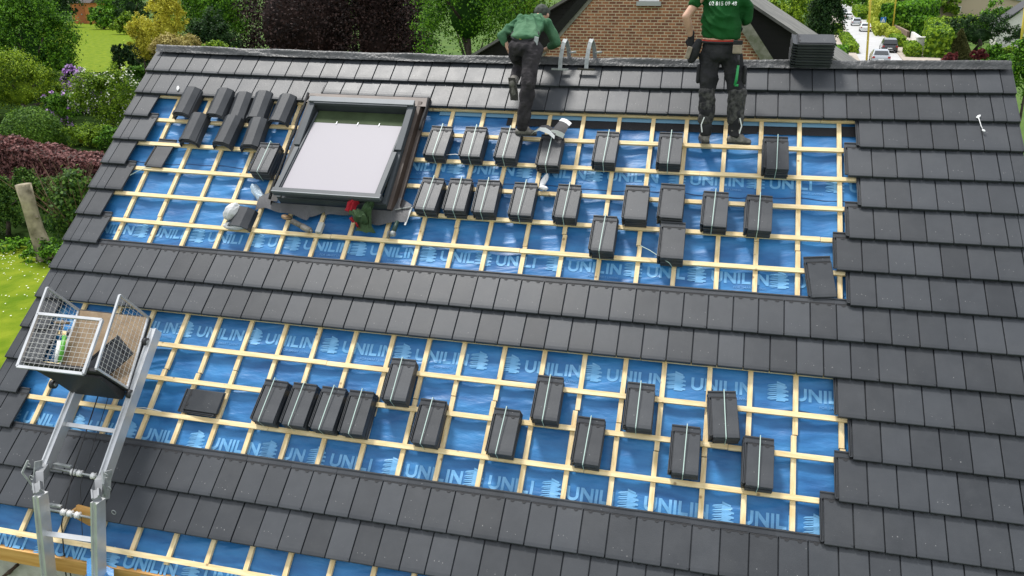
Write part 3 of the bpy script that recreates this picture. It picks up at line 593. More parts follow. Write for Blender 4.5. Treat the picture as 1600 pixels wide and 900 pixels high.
wallseg((1452, 84), (1424, 62), 1.1, mat('white_render', (.72, .70, .66), .8, var=.08), 'low white garden wall along the right pavement')
wallseg((1418, 60), (1397, 48), 1.0, mat('brown_stone', (.20, .14, .10), .85, var=.3), 'low brown stone garden wall behind the yellow pole')
o_ = ground(1445, 83); mb = MB(); mb.box((o_.x - 1.1, o_.y - .6, 0), (o_.x + 1.1, o_.y + .4, 1.7)); mb.box((o_.x - 1.2, o_.y - .7, 1.7), (o_.x + 1.2, o_.y + .5, 1.82)); o = mb.build('gate_pillar', mat('white_render', (.72, .70, .66), .8), None, tuple(o_)); tagp(o, 'broad white gate pillar in front of the tall light green hedge', 'pillar', None, 'thing')
b = ground(1494, 92); rng = np.random.default_rng(5)
ppm = FPX / (Vector(CAM) - b).length; hgt = 36 / ppm; rad = 18 / ppm; t_ = rng.random(7000) ** .6 * 1.0; a_ = rng.uniform(0, 6.283, 7000); rr2 = rad * t_
pos = np.stack([b.x + rr2 * np.cos(a_), b.y + rr2 * np.sin(a_), hgt * (1 - t_) + .1], 1); nn = rng.normal(size=(7000, 3)); tx = np.cross(nn, rng.normal(size=(7000, 3))); tx /= np.linalg.norm(tx, axis=1)[:, None]; nn /= np.linalg.norm(nn, axis=1)[:, None]; ty = np.cross(nn, tx); sz = .22
Vc = np.stack([pos - tx * sz, pos - ty * sz * .7, pos + tx * sz, pos + ty * sz * .7], 1).reshape(-1, 3)
me = cloud_mesh('c', Vc, leaf_mat('olive_cone_leaves', (.05, .06, .018), (.12, .12, .04))); o = link('conical_tree', me, None, tuple(b)); tagp(o, 'olive green pyramid shaped clipped tree in the front garden on the right', 'tree')
for px, pb, pt, wp, m, lab in [(1483, 104, 82, 28, F_RED, 'small dark red bush left in front of the pyramid shaped tree'), (1530, 100, 76, 22, F_RED, 'small dark red bush right of the pyramid shaped tree'),
        (1552, 98, 68, 40, F_MID, 'rounded green bush right of the red bush'), (1575, 98, 72, 44, F_HEDG, 'light green bush towards the right picture edge'), (1590, 106, 84, 60, F_MID, 'low green shrub at the right picture edge'),
        (1530, 80, 20, 110, F_DARK, 'large dark shrub mass behind the pyramid shaped tree'), (1488, 70, 40, 44, F_MID, 'green shrub behind the square hedge on the right'),
        (1560, 66, 4, 80, F_MID, 'loose green tree in front of the white house'), (1505, 52, 24, 80, F_LIME, 'yellow green shrub below the grey roofed house'), (1415, 50, 36, 34, F_HEDG, 'low light shrub behind the stone wall'),
        (1455, 26, -20, 80, F_HEDG, 'green tree crowns at the top right of the street'), (1395, 24, -20, 50, F_MID, 'green tree at the end of the street right side'), (1350, 14, -30, 60, F_MID, 'green tree at the very end of the street'), (1310, 12, -10, 40, F_LIME, 'pale tree left of the street end')]:
    shrub('leafy_shrub' if 'tree' not in lab.split(' in front')[0].split(' behind')[0] else 'far_tree', px, pb, pt, wp, m, 4000 if wp > 50 else 2000, 200 + px, lab, leafpx=1.9, nl=12, cat='tree' if pt < 0 else 'bush')
pxtree('conifer', 1286, 140, -60, 50, 40, F_DARK, 15000, 300, 'tall dark green conifer just left of the street', nl=30, leafpx=2.2)
pxtree('far_tree', 1230, 110, -20, 74, 52, F_LIME, 8000, 301, 'yellow green tree behind the slate roof', nl=20, leafpx=2.2)
pxtree('far_tree', 1265, 120, 12, 30, 60, F_HEDG, 2500, 302, 'light green bush between the slate roof and the conifer', nl=12, leafpx=2.2)
pxtree('far_tree', 1607, 160, 60, 60, 30, F_MID, 6000, 303, 'green tree at the right picture edge below the verge', nl=16, leafpx=2.2)
# two houses on the right
def simple_house(px, py, wm, dm, hm, rh, wall, roof, lab, yaw=0.):
    b = ground(px, py); o = empty('detached_house', b, (0, 0, yaw), lab, 'house'); mb = MB(); mb.box((-wm / 2, 0, 0), (wm / 2, dm, hm)); mb.add([(-wm / 2 + .01, 0, hm), (wm / 2 - .01, 0, hm), (0, 0, hm + rh * .96)], [(0, 1, 2)]); mb.build('wall', wall, o, world=False)
    mb = MB()
    for s in (-1, 1):
        mb.hexa([(0, -.5, hm + rh), (s * (wm / 2 + .5), -.5, hm - .2), (s * (wm / 2 + .5), dm + .5, hm - .2), (0, dm + .5, hm + rh), (0, -.5, hm + rh + .2), (s * (wm / 2 + .5), -.5, hm), (s * (wm / 2 + .5), dm + .5, hm), (0, dm + .5, hm + rh + .2)])
    mb.build('roof', roof, o, world=False)
    for x in (-wm * .25, wm * .2):
        mb = MB(); mb.box((x - .5, -.06, 1.0), (x + .5, -.01, 2.4)); wn = mb.build('window', M_WHITE, o, world=False)
        mb = MB(); mb.box((x - .4, -.07, 1.1), (x + .4, -.061, 2.3)); mb.build('pane', mat('dark_glass', (.03, .035, .04), .05), wn, world=False)
simple_house(1625, 76, 10, 9, 2.5, 4.6, mat('white_render', (.72, .70, .66), .8), mat('dark_roof', (.04, .04, .045), .7), 'white house with steep gable at the right picture edge', R(-12))
simple_house(1532, 26, 22, 12, 3.2, 2.2, mat('cream_wall', (.45, .36, .26), .8), mat('pale_slate_roof', (.22, .24, .25), .7), 'low house with pale grey roof at the top right', R(8))
# ================================================================== THE HOUSE BEING ROOFED
house = empty('house', (5.0, 0, 0), None, 'house being re-roofed with dark grey tiles over blue membrane and yellow battens, filling the foreground', 'house')
# --- membrane with wrinkles
_rg = np.random.default_rng(11); _W = [(_rg.uniform(.1, .8), _rg.uniform(2.5, 12), _rg.uniform(0, 6.3), _rg.uniform(.25, 1)) for _ in range(16)]
_W2 = [(_rg.uniform(.4, 1.6), _rg.uniform(.3, 1.2), _rg.uniform(0, 6.3)) for _ in range(6)]
def wr(k, r):
    k = np.asarray(k, float); r = np.asarray(r, float); z = np.zeros(np.broadcast(k, r).shape)
    ph = .6 * np.sin(k * .9 + r * .5) + .35 * np.sin(k * 2.1 + 1.3 * r)
    for a, b, c, s in _W: z += s * np.sin(a * k + b * r * 1.5 + c + ph * b * .25)
    env = .35 + .65 * np.clip(sum(np.sin(a * k + b * r + c) for a, b, c in _W2) / 3, 0, 1)
    z = z / 6 * .013 * env
    for a, b, c, s in _W[:5]: z += s * .0042 * (np.clip(1 - 6 * np.abs(np.sin(a * .7 * k + b * .42 * r + c)), 0, 1)) * env * 2
    bay = np.abs(np.sin(np.pi * (k - .45) / 1.7))
    return z - .010 * bay ** 2
H_M = -.124
ks = np.arange(-.2, 43.6, .085); rs = np.arange(.25, 17.25, .04); KK, RR = np.meshgrid(ks, rs)
Z = PA(KK, RR, H_M + wr(KK, RR) - np.where(RR > 16.9, (RR - 16.9) * .25, 0)).reshape(-1, 3)
n1, n2 = KK.shape; idx = np.arange(n1 * n2).reshape(n1, n2)
F = np.stack([idx[1:, :-1], idx[1:, 1:], idx[:-1, 1:], idx[:-1, :-1]], -1).reshape(-1, 4)
underlay = link('roof_underlay', mkmesh('roof_underlay', Z.tolist(), F.tolist(), M_FILM, smooth=True), house)
# --- print on the membrane
pr = MB()
def pr_quad(a, b, c, d, e=0.0):   # corners (k,r): subdivided
    n = 5
    G = [[None] * (n + 1) for _ in range(n + 1)]
    for i in range(n + 1):
        for j in range(n + 1):
            s, t = i / n, j / n
            k = (a[0] * (1 - s) + b[0] * s) * (1 - t) + (d[0] * (1 - s) + c[0] * s) * t
            r = (a[1] * (1 - s) + b[1] * s) * (1 - t) + (d[1] * (1 - s) + c[1] * s) * t
            G[i][j] = P(k, r, H_M + float(wr(k, r)) + .0035 + e)
    pr.grid(G)
def bar_(k0, r0, k1, r1, wd=.11, e=0.): pr_quad((k0, r0), (k0 + wd, r0), (k1 + wd, r1), (k1, r1), e)
LH = .34
def letter(ch, k, rb):
    rt = rb - LH
    if ch == 'I': bar_(k, rb, k, rt); return
    if ch == 'L': bar_(k, rb - .075, k, rt); pr_quad((k, rb), (k + .36, rb), (k + .36, rb - .075), (k, rb - .075)); return
    if ch == 'N':
        bar_(k, rb, k, rt); bar_(k + .38, rb, k + .38, rt); pr_quad((k + .11, rt), (k + .12, rt + .13), (k + .38, rb), (k + .38, rb - .14), .0012); return
    if ch == 'U':
        bar_(k, rb - .12, k, rt); bar_(k + .36, rb - .12, k + .36, rt); n = 10; c = (k + .235, rb - .12)
        for i in range(n):
            a0, a1 = math.pi * i / n, math.pi * (i + 1) / n
            f = lambda a, ro, rr: (c[0] - ro * math.cos(a), c[1] + rr * math.sin(a))
            pr_quad(f(a0, .235, .125), f(a1, .235, .125), f(a1, .125, .05), f(a0, .125, .05))
def logo(k, r):
    # a pile of slabs seen corner on: solid notched right half, thin stripes fanning out on the left
    sx_ = 1.22
    pq = lambda *a: pr_quad(*[(k + (q_[0] - k) * sx_, r + (q_[1] - r) * 1.1) for q_ in a[:4]], a[4])
    for i in range(4):
        t = r - .19 + i * .098; w2 = .30 - .05 * (i == 0)
        pq((k - .06, t - .03), (k + w2, t + .035), (k + w2, t + .075), (k - .06, t + .070), .0003 * i)
        pq((k - .055, t - .022), (k - .055, t + .018), (k - .36, t + .050), (k - .30, t + .014), .0016 + .0003 * i)
        pq((k - .055, t + .028), (k - .055, t + .058), (k - .24, t + .078), (k - .36, t + .066), .0017 + .0003 * i)
        pq((k - .07, t + .069), (k + .22, t + .074), (k + .20, t + .10), (k - .07, t + .10), .0004 + .0003 * i)
    pq((k - .06, r - .27), (k + .20, r - .20), (k + .20, r - .165), (k - .06, r - .222), .003)
SM = MB()
def small(k, r, body='FOR SMART LIVING'):
    SM = MB(); v, f = SMV[body]; sc = 1.35 / max(p[0] for p in v)
    SM.add([P(k + x * sc, r - y * sc * TW / GA * 1.0, H_M + float(wr(k + x * sc, r)) + .006) for x, y in v], f); SM.build('small_lettering', M_PRINT2, underlay)
SMV = {'FOR SMART LIVING': textverts('FOR SMART LIVING', 1.0)}
BANDS = [(4.15, [15.1, 18.57, 22.04, 25.42, 29.23, 32.71, 36.07]),
         (7.28, [-.2, 3.22, 6.38, 9.6, 11.49, 14.88, 18.33, 20.97, 24.27, 27.74, 30.46, 33.84, 37.2]),
         (10.42, [.9, 4.3, 7.7, 11.19, 14.92, 18.31, 21.76, 23.16, 26.6, 29.98, 33.91, 37.3]),
         (13.57, [.9, 4.24, 6.9, 10.22, 13.62, 15.81, 19.1, 22.53, 25.65, 28.6, 32.09, 35.3]),
         (16.82, [1.9, 5.2, 8.4, 11.99, 15.4, 18.8, 22.2])]
for rc, K in BANDS:
    for i, k in enumerate(K):
        nk = K[i + 1] - .42 if i + 1 < len(K) else 99
        logo(k, rc)
        x = k + .58
        for ch in 'UNILIN':
            wd = {'U': .47, 'N': .49, 'I': .11, 'L': .36}[ch]
            if x + wd < nk: letter(ch, x, rc + .17)
            x += wd + .066
        if k + 2.9 < nk: small(k + 1.5, rc + .31)
pr.build('printed_lettering', M_PRINT, underlay)
for rc_ in (4.64, 7.80, 10.90, 14.2):
    mb = MB(); kk_ = np.arange(-.1, 43.4, .11); off_ = [.03 * math.sin(k * 1.1 + rc_) + .018 * math.sin(k * 3.3 + 2 * rc_) for k in kk_]
    mb.grid([[P(k, rc_ + o_ + .012, H_M + float(wr(k, rc_)) + .0015), P(k, rc_ + o_, H_M + float(wr(k, rc_)) + .006), P(k, rc_ + o_ - .02, H_M + float(wr(k, rc_)) + .0015)] for k, o_ in zip(kk_, off_)])
    mb.build('lap_seam', mat('lap_edge', (.010, .055, .16), .5), underlay)
# --- dark ventilation band under the ridge
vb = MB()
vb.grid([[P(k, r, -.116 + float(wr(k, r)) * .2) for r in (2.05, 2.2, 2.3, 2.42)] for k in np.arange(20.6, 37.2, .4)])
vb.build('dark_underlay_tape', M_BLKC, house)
vb = MB(); vb.grid([[P(k, r, -.110) for r in (1.9, 2.0, 2.13)] for k in np.arange(17, 36.2, .4)]); vb.build('pale_underlay_tape', mat('pale_blue_tape', (.16, .32, .46), .4), house)

# --- counter battens (down the slope) and battens (along it)
CBK = [.35, 2.1, 3.95, 5.77, 7.55, 9.22, 10.93, 12.58, 14.24, 15.97, 17.72, 19.4, 21.02, 22.75, 24.45, 26.15, 27.85, 29.42, 31.24, 32.82, 34.52, 36.2]
rr_ = random.Random(3)
for k in CBK:
    mb = MB(); r = .3; end = 16.72 + rr_.uniform(-.03, .06)
    cuts = [.3, rr_.uniform(5.5, 7), rr_.choice([11.5, 11.7, 12.3]), end]
    for a, b in zip(cuts[:-1], cuts[1:]):
        off = rr_.uniform(-.05, .05); hw = .095
        seg = [a + .012 + (b - a - .024) * i / 6 for i in range(7)]
        for s0, s1 in zip(seg[:-1], seg[1:]):
            q = [P(k - hw + off, s1, -.120), P(k + hw + off, s1, -.120), P(k + hw + off, s0, -.120), P(k - hw + off, s0, -.120),
                 P(k - hw + off, s1, -.0902), P(k + hw + off, s1, -.0902), P(k + hw + off, s0, -.0902), P(k - hw + off, s0, -.0902)]
            mb.hexa(q)
    if k > 20.9 and k < 21.1: pass
    mb.build('counter_batten', M_WOOD2, house)
BR = [(1.95, 0), (3, 0), (4, 0), (5, 0), (6, 0), (7, 0), (8, 0), (9.9, 0), (11, 0), (12, 0), (13, 0), (14, 0), (15, 0), (16.62, 0)]
for r, _ in BR:
    xs = [0.0]
    while xs[-1] < 36.6: xs.append(min(xs[-1] + rr_.choice([9.2, 13.4, 15.1, 17.0]), 36.9 if r < 9 else 36.7))
    if r == 16.62: xs = [0, 22.7, 43.4]
    for a, b in zip(xs[:-1], xs[1:]):
        mb = MB(); dz = rr_.uniform(-.004, .004) / GA; n = max(2, int((b - a) / 2)); seg = [a + .01 + (b - a - .02) * i / n for i in range(n + 1)]
        if 1.8 < r < 6.2 and a < 16.6 and b > 10.2:            # trimmed around the roof window
            seg = [s for s in seg if s < 9.9] + [9.95] if a < 9.9 else []
            seg2 = [16.45] + [16.45 + (b - 16.45) * i / 6 for i in range(1, 7)]
            segs = [seg, seg2] if len(seg) > 1 else [seg2]
        else: segs = [seg]
        for sg in segs:
            mb = MB()
            for s0, s1 in zip(sg[:-1], sg[1:]):
                hw = .024 / GA
                mb.hexa([P(s0, r + hw + dz, -.0905), P(s1, r + hw + dz, -.0905), P(s1, r - hw + dz, -.0905), P(s0, r - hw + dz, -.0905),
                         P(s0, r + hw + dz, -.064), P(s1, r + hw + dz, -.064), P(s1, r - hw + dz, -.064), P(s0, r - hw + dz, -.064)])
            if mb.v: mb.build('batten', M_WOOD, house)

# --- one roof tile in slope coordinates (x along, y up the slope, z out of it), origin at the lower left of its visible face
def tile_geo(wd=.2285, length=.452, flange=True, slope=-.038 / .373, lugs=True, nose=.045):
    mb = MB()
    def zt(y): return slope * y
    prof = [(.014, -nose), (.003, -nose + .002), (0, -nose + .006), (0, -.011), (.002, -.0065), (.007, -.0042), (.035, -.0042), (.075, zt(.075)), (.39, zt(.39))]
    if length < .39: prof = prof[:-1] + [(length, zt(length))]
    top = [(0 + .002, y, z) for y, z in prof]; 
    G = []
    for x in (.0035, .0065, wd - .003, wd):
        e = -.0025 if x in (.0035, wd) else 0
        G.append([(x, y, z + e) for y, z in prof])
    mb.grid([list(r) for r in zip(*G)], 0, False)
    yl = prof[-1][0]
    for x in (.0035, wd):                                  # side faces
        pts = [(x, y, z - .0025) for y, z in prof] + [(x, yl, zt(yl) - .022), (x, .03, -.024)]
        q = tuple(range(len(pts))); mb.add(pts, [q if x == wd else q[::-1]])
    mb.add([(.0035, yl, zt(yl) - .022), (wd, yl, zt(yl) - .022), (wd, .03, -.024), (.0035, .03, -.024)], [(0, 1, 2, 3)])
    if length > .4:
        z = zt(.39)
        mb.box((-.026, .39, z - .02), (wd - .004, length - .012, z - .007))                  # recessed head
        mb.box((.0, .394, z - .0068), (wd - .008, .401, z - .001))                            # first rib
        mb.box((-.026, length - .0118, z - .02), (wd - .006, length, z + .001))             # head rib
        if lugs:
            for cx in (.062, .168):                        # two half-round drain lugs on the face
                pts = [(cx + .020 * math.cos(a), .382 - .020 * math.sin(a)) for a in np.linspace(0, math.pi, 7)]
                pi_ = [(cx + .011 * math.cos(a), .382 - .010 * math.sin(a)) for a in np.linspace(0, math.pi, 7)]
                mb.grid([[(x, y, zt(y) + .0034) for x, y in pts], [(x, y, zt(y) + .0034) for x, y in pi_]], 1, False)
            mb.box((.008, .3795, z + .0008), (wd - .008, .3885, z + .0030), 1)
    if flange:
        for s0, s1 in ((.028, .39),):
            mb.hexa([(-.030, s0, zt(s0) - .0275), (.0033, s0, zt(s0) - .0275), (.0033, s1, zt(s1) - .0275), (-.030, s1, zt(s1) - .0275),
                     (-.030, s0, zt(s0) - .0215), (.0033, s0, zt(s0) - .0215), (.0033, s1, zt(s1) - .0215), (-.030, s1, zt(s1) - .0215)])
            for x0 in (-.0295, -.0165):
                mb.hexa([(x0, s0, zt(s0) - .0213), (x0 + .005, s0, zt(s0) - .0213), (x0 + .005, s1, zt(s1) - .0213), (x0, s1, zt(s1) - .0213),
                         (x0, s0, zt(s0) - .005), (x0 + .005, s0, zt(s0) - .005), (x0 + .005, s1, zt(s1) - .005), (x0, s1, zt(s1) - .005)])
        mb.box((-.0255, .02, -.027), (-.0085, .0275, -.004))
    return mb
TG = tile_geo(); TGB = tile_geo(nose=.0255); TGn = tile_geo(flange=False)
TGv = np.array(TG.v); TGnv = np.array(TGn.v)
def course(r, spans, name='tile_course', cut=None):
    V = []; Fc = []; MI = []; T = []; UV = []; rg = np.random.default_rng(int(r * 100) + 5)
    for (k0, k1, kind) in spans:
        gm, gv = (TG, TGv) if kind != 'verge' else (TGn, TGnv)
        v = gv.copy(); wk = (k1 - k0)
        x = v[:, 0].copy(); full = .235
        sc = np.where(x > 0, x / full * (wk * TW), x)
        if kind == 'rverge': sc = np.where(x > 0, np.minimum(x / .2285, 1) * (wk * TW - .002), x)
        kx = k0 + sc / TW
        dy = rg.normal(0, .0008); dz = rg.normal(0, .0009); tl = rg.normal(0, .0010)
        y = v[:, 1] + dy
        if cut is not None: y = np.minimum(y, cut)
        pts = PA(kx, r - y / GA, v[:, 2] + dz + tl * (x / full))
        UV += np.stack([x, y, 0 * x], 1).tolist(); o = len(V); V += pts.tolist(); Fc += [tuple(i + o for i in q) for q in gm.f]; MI += gm.m; T += [float(rg.random())] * len(pts)
        if kind in ('verge', 'rverge'):                      # down-turned edge
            kk = k0 - .02 if kind == 'verge' else k1 + .02; k2 = k0 + .02 if kind == 'verge' else k1 - .02
            o = len(V); q = []
            for h in (-.10, .001):
                for (a, b) in ((kk, 0), (k2, 0), (k2, .39), (kk, .39)): q.append(tuple(P(a, r - b / GA, h - .038 / .373 * b)))
            V += q; Fc += [tuple(i + o for i in f) for f in ((3, 2, 1, 0), (4, 5, 6, 7), (0, 1, 5, 4), (1, 2, 6, 5), (2, 3, 7, 6), (3, 0, 4, 7))]; MI += [0] * 6; T += [.4] * 8; UV += [[9, 9, 0]] * 8
    return link(name, mkmesh(name, V, Fc, [M_TILE, M_TILEDK], MI, tone=T, tuv=UV), house)
def spans_for(r, a, b, left=False, right=False):
    out = []
    if left:
        out.append((-.44, 0, 'verge'))
        if r % 2 == 0: out.append((0, .5, 'half')); a = .5
        else: a = 0
    k = a
    while k < b - 1e-6:
        out.append((k, k + 1, 'full')); k += 1
    if right:
        while out and out[-1][1] > 43.01: out.pop()
        if out[-1][1] < 42.9: out.append((out[-1][1], 43, 'half'))
        out.append((43, 43.5, 'rverge'))
    return out
LEFT = {3: 1, 4: 1.5, 5: 1, 6: 1.5, 7: 1, 8: 1.5, 11: 1, 12: 1.5, 13: 1, 14: 1.5}
RIGHT = {3: 37, 4: 36.5, 5: 37, 6: 36.5, 7: 36, 8: 36.5, 11: 36, 12: 36.5, 13: 36, 14: 35.5}
for r in range(1, 17):
    if r in LEFT:
        course(r, spans_for(r, 0, LEFT[r], left=True)); course(r, spans_for(r, RIGHT[r], 43, right=True))
    elif r == 2:
        s = spans_for(2, 0, 43, left=True, right=True)
        course(2, [q for q in s if (q[0] + q[1]) / 2 < 10.2]); course(2, [q for q in s if (q[0] + q[1]) / 2 > 16.6])
        course(1.68, [q for q in s if 10.2 < (q[0] + q[1]) / 2 < 16.6], cut=.27)
    else: course(r, spans_for(r, 0, 43, left=True, right=True))
for r in (17,): course(r, spans_for(r, 26, 43, right=True))
# --- ridge roll
rg = np.random.default_rng(8); G = []
prof = [(.15, .006), (.09, .012), (.03, .015), (-.02, .024), (-.07, .032), (-.12, .030), (-.16, .012), (-.20, -.025), (-.26, -.08), (-.34, -.14)]
for k in np.arange(-.38, 43.5, .1):
    row = []
    for i, (r, h) in enumerate(prof):
        e = .009 * math.sin(k * 1.3 + i * .8) * math.sin(k * .31) + rg.normal(0, .0018) + (.003 * math.sin(k * 26) if i in (0, 1) else 0)
        if i == 0: e *= .25
        row.append(P(k, r + (rg.normal(0, .004) if i == 0 else 0), h + max(e, -.01) * (1 if i > 0 else .3)))
    G.append(row)
mb = MB(); mb.grid(G); mb.build('ridge_roll', mat('ridge_roll_film', (.060, .062, .064), .45, var=.35, vscale=5, bump=.7, bscale=30), house)
mb = MB(); mb.grid([[P(k, .19 + .01 * math.sin(k * 7), .0055), P(k, .06, .021 + .001)] for k in np.arange(-.3, 43.4, .15)])
# --- back slope, walls, eaves timber
bs = MB(); a = P(-.44, 0, -.13); b = P(43.5, 0, -.13); D = Vector((0, 5.2, -4.4))
bs.hexa([a + D - Vector((0, 0, .1)), b + D - Vector((0, 0, .1)), b - Vector((0, 0, .1)), a - Vector((0, 0, .1)), a + D, b + D, b, a]); bs.build('back_roof_slope', M_TILE, house)
M_WALL = mat('old_white_wall', (.62, .61, .57), .9, col2=(.40, .385, .34), vscale=3.5, bump=.5, bscale=25)
wl = MB(); wl.box((.05, -4.48, 0), (10.05, -4.32, 2.36)); wl.box((.05, 4.2, 0), (10.05, 4.36, 2.3))
for x in (.05, 9.89):
    x1 = x + .16; y0, y1 = -4.318, 4.198
    wl.add([(x, y0, 0), (x, y1, 0), (x, y1, 2.3), (x, -.02, 6.45), (x, y0, 2.55), (x1, y0, 0), (x1, y1, 0), (x1, y1, 2.3), (x1, -.02, 6.45), (x1, y0, 2.55)],
           [(0, 1, 2, 3, 4)[::-1], (5, 6, 7, 8, 9), (0, 5, 9, 4), (4, 9, 8, 3), (3, 8, 7, 2)])
wl.build('wall', M_WALL, house)
fb = MB(); fb.box((-.2, -4.66, 2.31), (10.2, -4.60, 2.47)); fb.build('fascia_board', M_ORW, house, bevel=.004)
fb = MB(); fb.box((-.2, -4.595, 2.37), (10.2, -4.30, 2.40)); fb.build('soffit', M_ORW, house)
# membrane apron folded over the eave
G = []
for k in np.arange(7.4, 26, .12):
    e = np.clip((k - 7.4) / 3.5, 0, 1); row = []
    for j in range(9):
        t = j / 8; wv = .025 * math.sin(k * 1.7 + t * 3) * t + .015 * math.sin(k * 4.1 + t * 5)
        p = P(k, 17.2 + .0 * t, -.19); row.append(p + Vector((.03 * t, -.03 - .16 * t * (1 - .4 * t) + wv, -(.02 + .42 * e) * t + .4 * wv)))
    G.append(row)
mb = MB(); mb.grid(G); mb.build('membrane_flap', M_FILM, house)
mb = MB(); mb.grid([[P(7.5 + .25 * i, 16.93 + .02 * i, -.06 + .02 * math.sin(i)) + Vector((.10 * j, -.13 * j, -.05 * j + .02 * math.sin(2.1 * j + i))) for j in range(5)] for i in range(6)])
mb.build('torn_membrane_corner', mat('light_blue_film', (.07, .26, .55), .35, bump=.4), house)
# rusty wall brackets at the left end under the fascia
for q in ((15, 893), (26, 884), (80, 898)):
    c = AT(q[0], q[1], -4.5); mb = MB(); mb.bar(c + Vector((-.09, -.02, -.10)), c + Vector((.02, -.02, .03)), .02, .02); mb.tube([c + Vector((0, -.12, 0)), c + Vector((0, .03, 0))], .017, 6); mb.build('rusty_bracket', mat('rust', (.07, .045, .03), .8, var=.3), house)

# --- the pivoting roof window (part of the roof, its own pieces below it)
k0, k1, r0, r1 = 10.35, 15.98, 2.22, 6.02
def rb(mb, ka, kb, ra, rb_, ha, hb, mi=0, hc=None, hd=None):   # slope-aligned box; ha,hb bottom/top height at lower edge, hc,hd at upper
    hc = ha if hc is None else hc; hd = hb if hd is None else hd
    mb.hexa([P(ka, rb_, ha), P(kb, rb_, ha), P(kb, ra, hc), P(ka, ra, hc), P(ka, rb_, hb), P(kb, rb_, hb), P(kb, ra, hd), P(ka, ra, hd)], mi)
mb = MB()
rb(mb, k0, k0 + .22, r0, r1, -.1, .10); rb(mb, k1 - .22, k1, r0, r1, -.1, .10)
rb(mb, k0 + .22, k1 - .22, r1 - .16, r1, -.1, .085); rb(mb, k0 + .22, k1 - .22, r0, r0 + .16, -.1, .10)
rb(mb, k0 - .02, k0 + .30, r0 - .02, r0 + 1.85, .1005, .130); rb(mb, k1 - .30, k1 + .02, r0 - .02, r0 + 1.85, .1005, .130)
rb(mb, k0 - .03, k1 + .03, r0 - .06, r0 + .14, .132, .158, 1); rb(mb, k0 + .28, k1 - .28, r0 + .14, r0 + .20, .10, .15, 0)
rw = mb.build('roof_window', [M_GREY, M_LGREY], house, bevel=.004)
rw['label'] = 'large roof window tilted slightly open on its side pivots'
rm = (r0 + r1) / 2 + .05; tl = math.radians(8.5)
def hs(r): return .128 + (r - rm) * GA * math.tan(tl)
def sb(mb, ka, kb, ra, rb_, d0, d1, mi=0): rb(mb, ka, kb, ra, rb_, hs(rb_) + d0, hs(rb_) + d1, mi, hs(ra) + d0, hs(ra) + d1)
mb = MB()
sb(mb, k0 + .12, k0 + .36, rm + .02, 5.98, -.035, .02, 0); sb(mb, k1 - .36, k1 - .12, rm + .02, 5.98, -.035, .02, 0)
sb(mb, k0 + .06, k1 - .06, 5.92, 6.06, -.05, .022, 0); sb(mb, k0 + .06, k1 - .06, 6.062, 6.10, -.03, .026, 1)  # paler strip paints the narrow highlight along the bottom rail
sb(mb, k0 + .33, k0 + .42, 2.55, 5.90, -.05, .004, 0); sb(mb, k1 - .42, k1 - .33, 2.55, 5.90, -.05, .004, 0)
sb(mb, k0 + .10, k1 - .10, 6.102, 6.12, -.05, -.01, 0)
sash = mb.build('sash', [M_GREY, M_LGREY], rw, bevel=.003)
mb = MB(); sb(mb, k0 + .4, k1 - .4, 2.45, 2.995, -.06, -.0105); mb.build('sash_top_rail', mat('tree_reflection_rail', (.05, .07, .035), .7, var=.2, spec=.1), rw)  # green reflection of the trees put into the rail's base colour
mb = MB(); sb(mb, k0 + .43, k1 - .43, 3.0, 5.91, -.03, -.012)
M_PANE = mat('pale_lilac_pane', (.37, .352, .38), .5, spec=.12)  # one even pale lilac over the whole pane, little specular
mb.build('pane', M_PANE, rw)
mb = MB()
for i in range(3):
    kk = 12.0 + i * 1.15; sb(mb, kk, kk + .05, 2.93, 3.06, -.0105, -.004)
mb.build('ventilation_flap_clip', M_GALV, rw)
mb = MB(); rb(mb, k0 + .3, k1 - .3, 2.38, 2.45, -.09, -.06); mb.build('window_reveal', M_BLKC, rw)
mb = MB()
def sheet(mb, pts, th=.003, mi=0):
    G = [[P(*a), P(*b)] for a, b in pts]; mb.grid(G, mi, False); mb.grid([[p - Vector((0, -.5 * th, th)) for p in row][::-1] for row in G], mi, False)
sheet(mb, [((9.80, r, -.046), (10.02, r, .055)) for r in np.linspace(1.9, 6.1, 8)]); sheet(mb, [((10.02, r, .055), (10.34, r, .05)) for r in np.linspace(1.9, 6.1, 8)])
mb.build('side_flashing', M_DGREY, rw)
mb = MB()
sheet(mb, [((16.0, r, .05), (16.18, r, .045)) for r in np.linspace(1.95, 6.1, 8)]); sheet(mb, [((16.18, r, .045), (16.26, r, -.03)) for r in np.linspace(1.95, 6.1, 8)])
sheet(mb, [((16.26, r, -.03), (16.5, r, -.036)) for r in np.linspace(1.72, 6.1, 8)]); sheet(mb, [((16.5, r, -.036), (16.55, r, .03)) for r in np.linspace(1.72, 5.9, 8)])
mb.build('side_flashing', M_BROWN, rw)
mb = MB(); sheet(mb, [((k, 1.7, .004), (k, 2.16, .05)) for k in np.linspace(9.8, 16.5, 12)]); mb.build('head_flashing', M_BROWN, rw)
mb = MB()
for k in (9.86, 16.5): mb.tube([P(k, r, .045 + .012 * math.sin(r * 5)) for r in np.linspace(1.8, 3.1 if k > 12 else 6, 9)], .017, 7); mb.build('foam_seal', M_BLKC, rw); mb = MB()
def aprL(k): return 6.38 + .11 * math.sin(k * 1.55 + 2.2) + .05 * math.sin(k * 3.7 + 1) - (.12 if 12.0 < k < 12.8 else 0)
G = []
